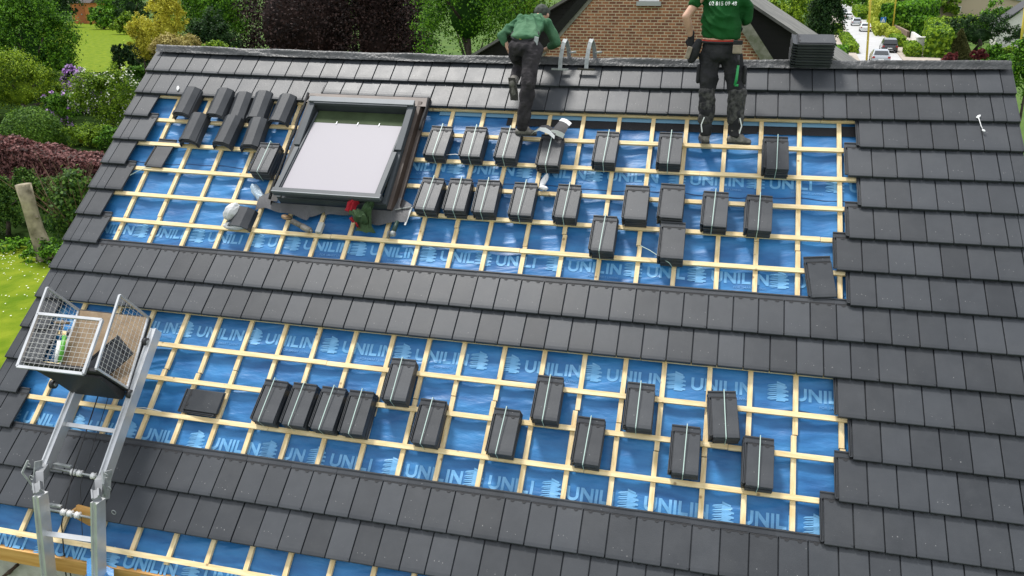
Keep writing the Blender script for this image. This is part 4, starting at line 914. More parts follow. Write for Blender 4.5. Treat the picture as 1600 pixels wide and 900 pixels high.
for k in np.arange(9.1, 17.06, .06):
    e = aprL(k); row = []
    rs0 = 6.1 if 10.0 < k < 16.3 else (5.5 + abs(k - (10.0 if k < 12 else 16.3)) * .35)
    for t in np.linspace(0, 1, 9):
        r = rs0 + (e - rs0) * t
        h = .05 * (1 - t) ** 2 * (1 if 10 < k < 16.3 else 0) - .032 + .016 * math.sin(k * 1.9 + .5) * t + .028 * t * (1 - t)
        row.append(P(k, r, h + .0018 * math.sin(k * 52)))
    G.append(row)
mb = MB(); mb.grid(G); mb.build('pleated_apron', mat('pleated_lead_grey', (.075, .075, .08), .55, metal=.1, var=.25, vscale=3, bump=.3, bscale=90), rw)
mb = MB(); mb.bar(P(17.07, 5.86, -.02), P(16.98, 6.5, -.02), .02, .006); mb.bar(P(16.3, 6.0, -.01), P(17.05, 5.86, -.01), .015, .005); mb.build('apron_edge', M_GALV, rw)
# ================================================================== LOOSE TILES AND BUNDLES ON THE BATTENS
SP = .0265
def tile_part_mesh(seed, rad=.0):
    me = mkmesh('roof_tile', TGB.v, TGB.f, [M_TILE, M_TILEDK], TGB.m, tone=[(seed * .37 + .11) % 1] * len(TGB.v), tuv=[(a_, b_, 0) for a_, b_, c_ in TGB.v]); me.transform(Matrix.Translation((-.10, -.20, .026)))
    return me
TM = [tile_part_mesh(i) for i in range(5)]
H_B = -.064
def strap_mesh(n):
    h = n * SP + .0095; mb = MB(); wv = .0038; pts = [(.005, .262, .0), (.004, .262, h - .017), (.003, .20, h - .014), (.0, .05, h - .004), (-.003, -.19, h + .012), (-.004, -.208, h + .006), (-.004, -.212, -.004), (-.004, -.20, -.012)]
    mb.grid([[(x - wv, y, z), (x + wv, y, z)] for x, y, z in pts], 0, False); mb.grid([[(x + wv, y, z - .0015), (x - wv, y, z - .0015)] for x, y, z in pts], 0, False)
    return mkmesh('strap', mb.v, mb.f, M_STRAP)
SMESH = {}
brg = random.Random(17)
def bundle(px, py, label, n=6, phi=0., strap=True, group='strapped bundles of roof tiles on the battens', k=None, r=None):
    h = H_B + n * SP
    d = ray(px, py)
    # point of the top face, brought down onto the battens
    kk, rr = 20., 8.
    for _ in range(30):
        q = np.array(P(kk, rr, h)) - CAM; v = RC.T @ q; X, Y = 800 + FPX * v[0] / v[2], 450 + FPX * v[1] / v[2]
        q2 = RC.T @ (np.array(P(kk + .01, rr, h)) - CAM); q3 = RC.T @ (np.array(P(kk, rr + .01, h)) - CAM)
        J = np.array([[800 + FPX * q2[0] / q2[2] - X, 800 + FPX * q3[0] / q3[2] - X], [450 + FPX * q2[1] / q2[2] - Y, 450 + FPX * q3[1] / q3[2] - Y]]) / .01
        e = np.linalg.solve(J, [px - X, py - Y]); kk += e[0]; rr += e[1]
    base = P(kk, rr, H_B)
    if strap:
        o = empty('tile_bundle', base, roof_rot(phi), label, 'tile bundle', group)
        for i in range(n):
            t = bpy.data.objects.new('roof_tile', TM[brg.randrange(5)]); C.objects.link(t); t.parent = o
            t.location = (brg.uniform(-.005, .005), brg.uniform(-.007, .007), i * SP); t.rotation_euler = (0, 0, brg.uniform(-.018, .018))
        if n not in SMESH: SMESH[n] = strap_mesh(n)
        s = bpy.data.objects.new('strap', SMESH[n]); C.objects.link(s); s.parent = o; s.location = (brg.uniform(-.012, .012), 0, 0)
        return o
    words = ['lowest', 'second lowest', 'third lowest', 'third from the top', 'second from the top', 'topmost'] if n == 6 else (['lower', 'upper'] if n == 2 else [''])
    for i in range(n):
        lb = (words[i] + ' tile, ' + label) if n > 1 else label
        mt = empty('roof_tile', base + (Matrix.Rotation(TH, 3, 'X') @ Vector((brg.uniform(-.004, .004), brg.uniform(-.005, .005), i * SP))), roof_rot(phi + brg.uniform(-.012, .012)))
        bpy.data.objects.remove(mt)
        t = bpy.data.objects.new('roof_tile', TM[brg.randrange(5)]); C.objects.link(t)
        t.location = base + (Matrix.Rotation(TH, 3, 'X') @ Vector((brg.uniform(-.004, .004), brg.uniform(-.005, .005), i * SP))); t.rotation_euler = roof_rot(phi + brg.uniform(-.012, .012))
        if 'askew' in label: t.location = t.location + Matrix.Rotation(TH, 3, 'X') @ Vector((0, 0, .034)); t.rotation_euler = (Matrix.Rotation(TH + R(4.5), 3, 'X') @ Matrix.Rotation(phi, 3, 'Z')).to_euler()
        tagp(t, lb, 'roof tile', 'loose roof tiles on the battens', 'thing')
U = 'strapped tile bundle in the line by the roofers, '
B2 = 'strapped tile bundle in the second line, '
L1 = 'lower opening tile bundle, '
BL = [(410, 247, 'strapped tile bundle touching the left side of the roof window', 1), (682, 220, U + 'nearest the roof window', 1), (792, 224, U + 'at the foot of the crouching roofer', 1),
      (858, 235, U + 'carrying grey and white cloths', 1), (945, 231, U + 'next right of the grey cloths', 1), (1046, 232, U + 'just left of the standing roofer', 1), (1213, 240, U + 'right of the standing roofer', 1),
      (668, 303, B2 + 'beside the roof window corner', 1), (713, 305, B2 + 'second to the right of the roof window', 1), (758, 307, B2 + 'third to the right of the roof window', 1),
      (815, 311, B2 + 'just left of the white scrap', 1), (884, 315, B2 + 'just right of the white scrap', 1), (1117, 327, B2 + 'second from the right end', 1), (1186, 333, B2 + 'at the right end', 1),
      (942, 366, 'strapped tile bundle alone just above the middle rows of laid tiles', 1),
      (417, 628, L1 + 'leftmost of the four standing side by side', 1), (463, 634, L1 + 'second from left of the four side by side', 1), (508, 640, L1 + 'third from left of the four side by side', 1), (554, 646, L1 + 'rightmost of the four side by side', 1),
      (620, 596, L1 + 'higher up just right of the group of four, dusty face', 1), (666, 661, L1 + 'alone right of the group of four', 1), (784, 676, L1 + 'lower one left of the middle, two dots of dust', 1),
      (853, 625, L1 + 'upper one near the middle', 1), (918, 692, L1 + 'lower one near the middle', 1), (998, 636, L1 + 'upper one right of the middle', 1), (1070, 706, L1 + 'lower one left of the tilted bundle', 1), (1185, 725, L1 + 'lowest and farthest right', 1)]
for x, y, l, _ in BL: bundle(x, y, l, 6, brg.uniform(-.02, .02))
bundle(1131, 651, L1 + 'turned askew, above the farthest right one', 6, R(6))
bundle(737, 222, 'tile bundle second from the roof window in the line by the roofers', 6, 0.02)
bundle(993, 317, 'left hand stack of the two bare neighbouring stacks', 6, .01, False)
bundle(1049, 315, 'right hand stack of the two bare neighbouring stacks', 6, -.01, False)
bundle(1049, 377, 'bare stack with a loose pale strap beside it', 6, .0, False)
bundle(247, 240, 'single roof tile lying alone on the battens near the left verge', 1, -.02, False)
bundle(1281, 437, 'single roof tile leaning askew at the lower right corner of the upper opening', 1, R(7), False)
bundle(315, 627, 'low pair laid crosswise right of the ladder lift', 2, R(88), False)
# loose straps
def line(name, pts, r, m, label, cat):
    mb = MB(); mb.tube(pts, r, 6); o = mb.build(name, m, None, tuple(pts[0])); return tagp(o, label, cat)
def RPX(px, py, h):
    kk, rr = 20., 8.
    for _ in range(30):
        def pj(a, b_):
            v = RC.T @ (np.array(P(a, b_, h)) - CAM); return np.array([800 + FPX * v[0] / v[2], 450 + FPX * v[1] / v[2]])
        p0 = pj(kk, rr); J = np.stack([(pj(kk + .01, rr) - p0) / .01, (pj(kk, rr + .01) - p0) / .01], 1); e = np.linalg.solve(J, np.array([px, py]) - p0); kk += e[0]; rr += e[1]
    return kk, rr
def RV(px, py, h): k, r = RPX(px, py, h); return P(k, r, h)
line('loose_strap', [RV(1001, 384, -.04), RV(1015, 391, .0), RV(1032, 402, .03), RV(1046, 411, .04), RV(1050, 417, -.02)], .004, M_STRAP, 'loose pale green strap trailing left from a bare tile stack', 'strap')
line('loose_strap', [RV(697, 242, .02), RV(712, 241, .05), RV(722, 244, .06), RV(731, 251, .0)], .004, M_WHITE, 'white loose strap curling between two bundles near the roof window', 'strap')
# ridge tiles
def ridge_tile_mesh():
    prof = [(-.122, .0), (-.112, .058), (-.050, .100), (.050, .100), (.112, .058), (.122, 0)]; inn = [(x * .9, z - .012 if z > 0 else 0) for x, z in prof]; mb = MB(); L_ = .42
    for seg in ((0, .05, 1.05), (.05, L_, 1.0)):
        a, b_, s = seg; n = len(prof)
        v = [(x * s, y, z * s) for y in (a, b_) for x, z in prof] + [(x * s, y, z * s) for y in (a, b_) for x, z in inn]
        f = [(i, i + 1, n + i + 1, n + i) for i in range(n - 1)] + [(2 * n + i + 1, 2 * n + i, 3 * n + i, 3 * n + i + 1) for i in range(n - 1)]
        f += [(i + 1, i, 2 * n + i, 2 * n + i + 1) for i in range(n - 1)] + [(n + i, n + i + 1, 3 * n + i + 1, 3 * n + i) for i in range(n - 1)] + [(0, n, 3 * n, 2 * n), (2 * n - 1, n - 1, 3 * n - 1, 4 * n - 1)]
        mb.add(v, f)
    me = mkmesh('ridge_tile', mb.v, mb.f, [M_TILE], tone=[.35] * len(mb.v)); me.transform(Matrix.Translation((0, -.21, 0))); return me
RTM = ridge_tile_mesh()
RT = [(292, 158, 3, 'leftmost stack of the upper line'), (343, 160, 3, 'second stack of the upper line'), (372, 163, 1, 'third stack of the upper line'), (404, 163, 2, 'fourth stack of the upper line'), (440, 168, 2, 'stack nearest the roof window'),
      (302, 199, 3, 'leftmost stack of the lower line'), (354, 203, 3, 'middle stack of the lower line'), (396, 207, 3, 'rightmost stack of the lower line')]
for px, py, n, wd in RT:
    h = H_B + .10; k, r = RPX(px, py, h); b_ = P(k, r, H_B); ph = brg.uniform(-.07, .05) + (R(3) if n == 1 else 0)
    for i in range(n):
        t = bpy.data.objects.new('ridge_tile', RTM); C.objects.link(t); t.location = b_ + Matrix.Rotation(TH, 3, 'X') @ Vector((brg.uniform(-.006, .006), -.012 * (n - 1 - i), i * .0185)); t.rotation_euler = roof_rot(ph + brg.uniform(-.02, .02))
        pos = ['bottom', 'middle', 'top'][i] if n == 3 else (['under', 'upper'][i] if n == 2 else 'only')
        tagp(t, '%s ridge tile in the %s left of the roof window' % (pos, wd), 'ridge tile', 'angular ridge tiles stacked on the battens')
# ridge tile with a plastic bag
k, r = RPX(376, 340, H_B + .08); t = bpy.data.objects.new('ridge_tile', RTM); C.objects.link(t); t.location = P(k, r, H_B + .004); t.rotation_euler = roof_rot(R(-4)); t.scale = (1.15, .62, 1.1)
tagp(t, 'short ridge piece lying alone with a white plastic bag over its left side', 'ridge tile')
def crumple(name, c, rad, m, label, cat, seed, sc=(1, 1, 1), parent=None, amp=.45):
    rg = np.random.default_rng(seed); bm = bmesh.new(); bmesh.ops.create_icosphere(bm, subdivisions=4, radius=1); W = rg.normal(size=(9, 3)) * 2.6; ph = rg.uniform(0, 6, 9)
    for v in bm.verts:
        p = np.array(v.co); e = 1 + amp * sum(abs(math.sin(float(W[i] @ p) + ph[i])) * (.5 if i % 2 else .3) for i in range(9)) / 2.4 - amp * .6
        v.co = Vector((p[0] * sc[0], p[1] * sc[1], p[2] * sc[2])) * e * rad
    me = bpy.data.meshes.new(name); bm.to_mesh(me); bm.free(); me.materials.append(m)
    for p in me.polygons: p.use_smooth = True
    o = bpy.data.objects.new(name, me); C.objects.link(o); o.location = c; o.rotation_euler = roof_rot(rg.uniform(-1, 1))
    if label: tagp(o, label, cat)
    return o
M_BAG = mat('white_film', (.72, .73, .73), .35, bump=.6, bscale=14, trans=.25)
crumple('plastic_bag', RV(362, 331, .03), .075, M_BAG, 'crumpled white plastic bag caught on the left of the short ridge piece', 'plastic bag', 3, (.9, 1.3, .9))
crumple('plastic_bag', RV(365, 353, -.01), .07, M_BAG, 'white plastic film scrap in front of the short ridge piece', 'plastic film', 4, (1.7, .6, .4))
crumple('plastic_film', RV(403, 302, -.06), .075, mat('clear_film', (.50, .62, .72), .2, bump=.4, trans=.3), 'clear crumpled plastic film between tile bundle and window apron', 'plastic film', 6, (.6, 2.0, .4))
crumple('white_scrap', RV(850, 283, -.05), .05, M_CLOTHW, 'upright torn white scrap between two bundles of the second line', 'scrap', 7, (.55, 1.8, .5))
crumple('white_scrap', RV(849, 294, -.035), .035, M_CLOTHW, 'small white scrap at the foot of the upright torn one', 'scrap', 8, (1.3, .7, .6))
crumple('white_scrap', RV(1529, 182, .006), .012, M_CLOTHW, 'small white cloth knot on the tiles at the upper right', 'scrap', 9, (1, 2, .5))
line('cord', [RV(1528, 181, .008), RV(1531, 190, .008), RV(1533, 197, .008), RV(1537, 205, .008)], .0045, M_CLOTHW, 'short twisted white cord on the laid tiles at the upper right', 'cord')
crumple('white_scrap', RV(1537, 204, .006), .013, M_CLOTHW, 'frayed lower end of white cloth on the tiles at the upper right', 'scrap', 10, (1.2, .8, .5))
crumple('white_scrap', RV(278, 138, .006), .02, M_CLOTHW, 'tiny white scrap at the tile edge above the leftmost ridge tiles', 'scrap', 11, (.8, 1.8, .4))
# cloths on the bundle: curved strips with white ends
def curved_strip(pts, wv, m, name):
    mb = MB(); wv = Vector(wv); mb.grid([[Vector(p) + wv * t for t in (0, .5, 1)] for p in pts]); mb.grid([[Vector(p) + wv * t - Vector((0, 0, .004)) for t in (1, .5, 0)] for p in pts]); return mb, m, name
cl = empty('work_cloth', RV(868, 196, .12), None, 'thick grey cloth with white hemmed ends standing curled on a tile bundle', 'cloth')
CQ = [((878, 185), (893, 192.5), .10), ((873.6, 189.5), (889, 197), .15), ((868, 196), (886, 203), .175), ((862, 203.5), (882, 209.6), .165), ((859, 211.4), (879, 216.5), .115)]
CQ = [(RV(*a, h), RV(*b2, h - .02)) for a, b2, h in CQ]
def crow(i, e=0.): return [CQ[i][0].lerp(CQ[i][1], t) + Vector((0, -.3, .8)) * (.02 * math.sin(math.pi * t) + e) for t in np.linspace(-.03 if e else 0, 1.03 if e else 1, 5)]
mb = MB(); mb.grid([crow(1), crow(2), crow(3)]); mb.build('grey_middle', mat('grey_cloth', (.10, .095, .098), .85, bump=.4), cl)
mb = MB(); mb.grid([crow(0, .004), crow(1, .005)]); mb.build('white_hem', M_CLOTHW, cl); mb = MB(); mb.grid([crow(3, .005), crow(4, .004)]); mb.build('white_hem', M_CLOTHW, cl)
c2 = empty('work_cloth', RV(845, 203, .12), None, 'flat crumpled grey cloth with white edge left of the curled one', 'cloth')
E1 = [(828, 212), (834, 206.5), (843, 204), (852, 207.5), (858, 210), (866, 217.5)]; E2 = [(829, 211), (835, 204.5), (844, 199), (853, 199.5), (860, 204), (867, 212)]; E3 = [(834, 206), (839, 202), (846, 196), (856, 195), (863, 199), (870, 206)]
HH = [.05, .13, .15, .15, .14, .125]
mb = MB(); mb.grid([[RV(*a, h) for a, h in zip(E1, HH)], [RV(*a, h + .02) for a, h in zip(E2, HH)]]); mb.build('white_edge', M_CLOTHW, c2)
mb = MB(); mb.grid([[RV(*a, h + .018) for a, h in zip(E2, HH)], [RV(*a, h + .01) for a, h in zip(E3, HH)]]); mb.build('grey_middle', mat('grey_cloth', (.10, .095, .098), .85), c2)
# stack of tiles lying level on the ridge
TI = R(20); up_ = Vector((0, -math.sin(TI), math.cos(TI))); bx = RV(1270, 104, .012) + Vector((0, math.cos(TI), math.sin(TI))) * .115 + up_ * .012
RR3 = Matrix.Rotation(TI, 3, 'X') @ Matrix.Rotation(R(90), 3, 'Z') @ Matrix.Rotation(R(5.8), 3, 'X')
ORD = ['lowest', 'second lowest', 'third lowest', 'fourth lowest', 'fifth lowest', 'fourth from the top', 'third from the top', 'second from the top', 'topmost']
for i in range(9):
    t = bpy.data.objects.new('roof_tile', TM[i % 5]); C.objects.link(t)
    t.location = bx + up_ * (i * .0315) + Vector((brg.uniform(-.004, .004), brg.uniform(-.003, .003), 0)); t.rotation_euler = (RR3 @ Matrix.Rotation(brg.uniform(-.01, .01), 3, 'Z')).to_euler()
    tagp(t, '%s tile of the tall stack standing on the ridge' % ORD[i], 'roof tile', 'tiles stacked level on the ridge', 'thing')
# two steel ridge brackets
for i, (px, lab) in enumerate([(880, 'left one of two arched steel ridge hooks, beside the crouching roofer'), (921, 'right one of two arched steel ridge hooks behind the tiles')]):
    a = RV(px - 5, 108, .03); top = AT(px + 2, 63, a.y + .14); b_ = top + Vector((.03, .20, -.22)); o = empty('ridge_hook', a, None, lab, 'ridge hook', 'steel ridge hooks')
    pts = [a, a.lerp(top, .35) + Vector((-.008, -.02, .0)), a.lerp(top, .65) + Vector((-.004, -.025, .01)), a.lerp(top, .88) + Vector((0, -.012, .012)), top + Vector((.008, .02, .008)), top.lerp(b_, .25) + Vector((.01, .035, .02)), top.lerp(b_, .55) + Vector((.012, .035, .0)), b_]
    mb = MB()
    for p, q_ in zip(pts[:-1], pts[1:]): mb.bar(p, q_, .046, .014, (0, -1, .2))
    mb.build('arch', M_GALV, o)
    mb = MB(); mb.bar(a + Vector((-.10, 0, .0)), a + Vector((.10, 0, -.004)), .035, .02); mb.build('foot_bar', M_GALV if i == 0 else mat('dark_steel', (.06, .055, .05), .4, metal=.6), o)
    mb = MB(); mb.tube([pts[3] + Vector((.05, .10, -.12)), pts[3] + Vector((.13, .12, -.11))], .012, 7); mb.build('bolt', M_GALV, o)
# garments on the window apron
o = empty('jacket', RV(560, 335, .05), None, 'crumpled olive green jacket with red lining hung over the window lower edge', 'jacket')
def lump(name, spec, m, parent, vox=.008, sm=4, noise=.008, seed=0, folds=0.):
    bm = bmesh.new()
    for (p, r_) in spec:
        r_ = r_ if isinstance(r_, tuple) else (r_,) * 3
        bmesh.ops.create_icosphere(bm, subdivisions=2, radius=1, matrix=Matrix.Translation(p) @ Matrix.Diagonal((*r_, 1)))
    me = bpy.data.meshes.new(name); bm.to_mesh(me); bm.free(); t = bpy.data.objects.new('tmp', me); C.objects.link(t)
    md = t.modifiers.new('r', 'REMESH'); md.mode = 'VOXEL'; md.voxel_size = vox; ms = t.modifiers.new('s', 'SMOOTH'); ms.iterations = sm; ms.factor = .6
    dg = bpy.context.evaluated_depsgraph_get(); dg.update(); m2 = bpy.data.meshes.new_from_object(t.evaluated_get(dg)); m2.name = name
    bpy.data.objects.remove(t); m2.materials.clear(); m2.materials.append(m)
    co = np.empty(len(m2.vertices) * 3); m2.vertices.foreach_get('co', co); nn = np.empty_like(co); m2.vertices.foreach_get('normal', nn); co = co.reshape(-1, 3); nn = nn.reshape(-1, 3)
    if noise:
        rg = np.random.default_rng(seed); e = np.zeros(len(co))
        for i in range(10):
            wv_ = rg.normal(size=3) * rg.uniform(14, 38); e += np.sin(co @ wv_ + rg.uniform(0, 6) + 1.5 * np.sin(co @ (wv_[::-1] * .4)))
        co += nn * (e / 5 * noise)[:, None]
        if folds:
            f_ = np.zeros(len(co))
            for i in range(5):
                q_ = rg.normal(size=3) * np.array([1.2, .6, .9]); q_ = q_ / np.linalg.norm(q_) * rg.uniform(22, 40); c0_ = co[rg.integers(len(co))]
                f_ += (1 - 2 * np.abs(np.sin(co @ q_ + 2 * np.sin(co @ q_[[2, 0, 1]] * .25)))) * np.exp(-((co - c0_) ** 2).sum(1) / .05)
            co += nn * (f_ * folds)[:, None]
    m2.vertices.foreach_set('co', co.ravel()); m2.polygons.foreach_set('use_smooth', [True] * len(m2.polygons)); m2.update()
    return link(name, m2, parent)
rv = lambda x, y, h: RV(x, y, h)
def chain(a, b, ra, rb_, n=9):
    a = Vector(a); b = Vector(b); return [(a.lerp(b, i / (n - 1)), (ra if not isinstance(ra, tuple) else ra[0]) + ((rb_ if not isinstance(rb_, tuple) else rb_[0]) - (ra if not isinstance(ra, tuple) else ra[0])) * i / (n - 1)) for i in range(n)]
M_OLIVE = mat('olive_cloth', (.028, .062, .022), .85, col2=(.05, .095, .035), vscale=9, bump=.8, bscale=14); M_REDC = mat('red_cloth', (.42, .012, .025), .8, bump=.7, bscale=14)
def drape(name, spine, wid, m, parent, seed, nu=26, nv=18, fold=.022):
    rg = np.random.default_rng(seed); W = [(rg.uniform(4, 11), rg.uniform(2, 7), rg.uniform(0, 6), rg.uniform(.4, 1)) for _ in range(6)]; G = []
    for i in range(nu + 1):
        t = i / nu * (len(spine) - 1); a = int(min(t, len(spine) - 2)); c = spine[a].lerp(spine[a + 1], t - a); w_ = wid * (.75 + .35 * math.sin(3 * i / nu + seed)); row = []
        for j in range(nv + 1):
            s = (j / nv - .5); e = sum(q_[3] * math.sin(q_[0] * s * 2 + q_[1] * i / nu + q_[2]) for q_ in W) / 3
            row.append(c + Vector((s * w_ * (1 + .1 * math.sin(9 * i / nu + seed)), 0, .012 * math.sin(7 * s + i * .4))) + N0 * (fold * e + .035 * (1 - 4 * s * s)))
        G.append(row)
    mb = MB(); mb.grid(G); mb.grid([[p_ - N0 * .006 for p_ in r_][::-1] for r_ in G]); return mb.build(name, m, parent)
N0 = Vector((0, -ST, CT))
drape('olive_cloth', [rv(578, 313, .13), rv(573, 326, .16), rv(568, 342, .04), rv(571, 364, -.03)], .24, M_OLIVE, o, 4)
drape('olive_sleeve', [rv(580, 318, .15), rv(577, 335, .07), rv(578, 358, -.02)], .09, M_OLIVE, o, 9, fold=.03)
drape('olive_hood', [rv(556, 330, .14), rv(562, 340, .13), rv(566, 350, .05)], .17, M_OLIVE, o, 7, fold=.035)
drape('red_lining', [rv(557, 310, .17), rv(549, 319, .15), rv(545, 332, .10)], .10, M_REDC, o, 6, fold=.035)
drape('red_lining', [rv(549, 342, .06), rv(557, 350, .03), rv(562, 357, .0)], .07, M_REDC, o, 3, fold=.02)
# tools below the apron
o = empty('power_tool', RV(468, 350, -.03), None, 'dusty barrel grip power tool lying on the batten below the window apron', 'power tool')
a, b_ = RV(452, 343, -.01), RV(486, 361, -.025); d = (b_ - a)
mb = MB(); mb.tube([a + d * .15, a + d * .6], [.032, .030], 12); mb.build('body', mat('dusty_tool', (.16, .145, .12), .7, var=.3, vscale=20), o)
mb = MB(); mb.tube([a + d * .6, a + d * .95], [.036, .034], 12); mb.tube([a + d * .95, a + d * 1.03], [.018, .018], 8); mb.build('collar', mat('tool_steel', (.33, .30, .26), .5, metal=.4, var=.2, vscale=30), o)
mb = MB(); mb.tube([a + Vector((-.04, .01, .012)), a + Vector((-.035, .01, .03))], [.058, .058], 16); mb.build('disc_guard', mat('brass_brown', (.30, .20, .11), .5, metal=.4), o)
k, r = RPX(500, 356, -.02); o = MB(); RM = Matrix.Translation(P(k, r, -.05)) @ Matrix.Rotation(TH, 4, 'X') @ Matrix.Rotation(R(-3), 4, 'Z'); o.box((-.032, -.065, 0), (.032, .065, .05), 0, RM)
tagp(o.build('block', mat('pale_grey_block', (.48, .48, .45), .7), None, tuple(P(k, r, -.05)), bevel=.004), 'pale grey oblong block on the batten right of the power tool', 'block')
o = empty('angle_grinder', RV(614, 360, -.03), None, 'small angle grinder with bright metal head below the right end of the apron', 'power tool')
a, b_ = RV(621, 346, -.03), RV(613, 366, -.02)
mb = MB(); mb.tube([a, a.lerp(b_, .8)], [.022, .028], 10); mb.build('body', mat('dark_green_tool', (.02, .05, .035), .5), o)
mb = MB(); mb.tube([b_ + Vector((-.02, 0, 0)), b_ + Vector((.03, -.01, .01))], [.028, .03], 10); mb.sphere(b_ + Vector((0, 0, .01)), .03); mb.build('gear_head', M_GALV, o)
mb = MB(); mb.tube([b_ + Vector((-.045, -.01, -.005)), b_ + Vector((-.035, -.01, -.005))], [.045, .045], 14); mb.build('disc', mat('cutting_disc', (.25, .24, .22), .6), o)
# thin cables and twigs lying on the membrane
for pts, m, lab in [([(203, 274), (214, 268), (226, 263), (236, 262)], M_STRAP, 'thin pale strap end by the third verge tile on the left'),
                    ([(213, 637), (225, 637), (240, 640), (252, 643)], M_WHITE, 'frayed white cord tied to the batten right of the ladder lift')]:
    line('cord', [RV(x, y, -.02) for x, y in pts], .004, m, lab, 'cord')

# ================================================================== LADDER LIFT
def LP(k, r, h): return P(k, r, h)
HL = .255
def kl(r): return 4.93 + .07 * (r - 12.9)
def kr(r): return 7.46 + .10 * (r - 10.95) 
lift = empty('ladder_lift', (1.5, -5.15, 0), None, 'aluminium ladder lift with two rails bending at the eaves up to the wire basket', 'ladder lift')
N_ = Vector((0, -ST, CT)); ENDS = {}
def sweep(path, wx, wn, name, m):
    path = [Vector(q_) for q_ in path]; sec = [(-.5, -.5), (.5, -.5), (.5, .5), (.30, .5), (.27, .36), (-.27, .36), (-.30, .5), (-.5, .5)]; v = []; k_ = len(sec)
    for i, q_ in enumerate(path):
        t = (path[min(i + 1, len(path) - 1)] - path[max(i - 1, 0)]).normalized(); n_ = Vector((1, 0, 0)).cross(t); n_ = (n_ if n_.y < 0 or n_.z > .3 else -n_).normalized(); s_ = t.cross(n_).normalized(); s_ = s_ if s_.x > 0 else -s_
        v += [q_ + s_ * (a_ * wx) + n_ * (b2 * wn) for a_, b2 in sec]
    f = [(i * k_ + j, i * k_ + (j + 1) % k_, (i + 1) * k_ + (j + 1) % k_, (i + 1) * k_ + j) for i in range(len(path) - 1) for j in range(k_)] + [tuple(range(k_))[::-1], tuple((len(path) - 1) * k_ + j for j in range(k_))]
    mb = MB(); mb.add(v, f); return mb.build(name, m, lift)
for side, kf, rt in (('L', kl, 10.9), ('R', kr, 10.93)):
    rbend = 15.05; up = [P(kf(r), r, HL) for r in (rbend, 13.6, 12.2, rt)]; x0 = up[0]
    bq = (AT(63, 772, -4.70), AT(77, 905, -4.80)) if side == 'L' else (AT(153, 782, -4.70), AT(155, 905, -4.80))
    bend = [x0, x0.lerp(bq[0], .38) + Vector((0, -.035, .03)), x0.lerp(bq[0], .72) + Vector((0, -.04, .03)), bq[0]]; foot = bq[0] + (bq[1] - bq[0]) * (bq[0].z / (bq[0].z - bq[1].z)); foot.z = 0; ENDS[side] = (bq[0], foot)
    sweep(up, .066, .115, 'upper_rail', M_ALU); sweep([bend[0]] + bend[1:], .0665, .1155, 'bend_piece', mat('matt_aluminium', (.24, .25, .26), .75, var=.15)); sweep([bend[-1], foot], .066, .115, 'lower_rail', M_ALU)
    s = -1 if side == 'L' else 1
    mb = MB(); c = bend[1] + Vector((s * .062, .03, .02)); mb.bar(c + Vector((0, -.05, -.15)), c + Vector((0, .05, .10)), .012, .09, (0, -1, .3)); hp = mb.build('hinge_plate', M_GALV, lift)
    mb = MB(); mb.bar(c + Vector((s * .02, -.06, -.10)), c + Vector((s * .055, -.10, .06)), .016, .016); mb.bar(c + Vector((s * .055, -.10, .06)), c + Vector((s * .02, -.04, .16)), .016, .016); mb.build('lever', M_GALV, hp)
    for dz in (-.04, .10, -.3):
        mb = MB(); cc = c + Vector((s * .04, -.03, dz)); mb.tube([cc + Vector((.022 * math.cos(t), 0, .022 * math.sin(t))) for t in np.linspace(0, 6.28, 12)], .004, 5, 0, False); mb.build('ring_pin', M_GALV, hp)
def rung(a, b_, nm='rung', wv=.04): mb = MB(); mb.bar(a, b_, wv, .026, N_); mb.build(nm, M_ALU, lift)
for r in (13.85, 12.6, 11.3): rung(P(kl(r) + .15, r, HL), P(kr(r) - .05, r, HL))
xl, xr = P(kl(15.05), 15.05, HL), P(kr(15.05), 15.05, HL)
for t in (.125, .36, .60, .84): rung(ENDS['L'][0].lerp(ENDS['L'][1], t), ENDS['R'][0].lerp(ENDS['R'][1], t), wv=.045)
# rollers on two cross axles
for (dy, dz, off) in ((.02, -.02, .14), (-.19, -.33, .10)):
    a = xl + Vector((.05, dy, dz + .02)); b_ = xr + Vector((-.02, dy, dz)); mb = MB(); mb.tube([a, b_], .011, 8); mb.bar(a + Vector((0, .03, .03)), a + Vector((.2, .03, .025)), .03, .02); ax = mb.build('roller_axle', M_GALV, lift)
    for t in (.42, .54, .80 if dz > -.1 else .68):
        c = a.lerp(b_, t); mb = MB(); mb.tube([c - Vector((.018, 0, 0)), c - Vector((.012, 0, 0)), c + Vector((.012, 0, 0)), c + Vector((.018, 0, 0))], [.034, .026, .026, .034], 14); mb.build('roller', M_WHITE, ax)
# cables
def cable(pts, r, nm='hoist_cable'): mb = MB(); mb.tube(pts, r, 6); mb.build(nm, M_BLKP, lift)
cA = P(6.0, 12.9, .25); cB = xl.lerp(xr, .47) + Vector((0, -.0, .02)); cC = xl.lerp(xr, .44) + Vector((0, -.24, -.42))
cable([cA, cB], .006); cable([cB, cC, Vector((cC.x - .03, cC.y - .05, cC.z - .5)), Vector((cC.x - .0, cC.y - .16, cC.z - 1.2)), Vector((cC.x, cC.y - .35, .2))], .006)
cable([P(6.5, 12.9, .25), xl.lerp(xr, .62) + Vector((0, -.05, -.1)), Vector((xl.x + .42, cC.y - .1, cC.z - 1)), Vector((xl.x + .42, cC.y - .3, .2))], .0035)
cable([Vector((cC.x - .16, cC.y + .25, cC.z - .35)), Vector((cC.x - .14, cC.y + .1, cC.z - .6)), Vector((cC.x - .05, cC.y, cC.z - .9)), Vector((cC.x, cC.y - .2, .2))], .006, 'power_cable')
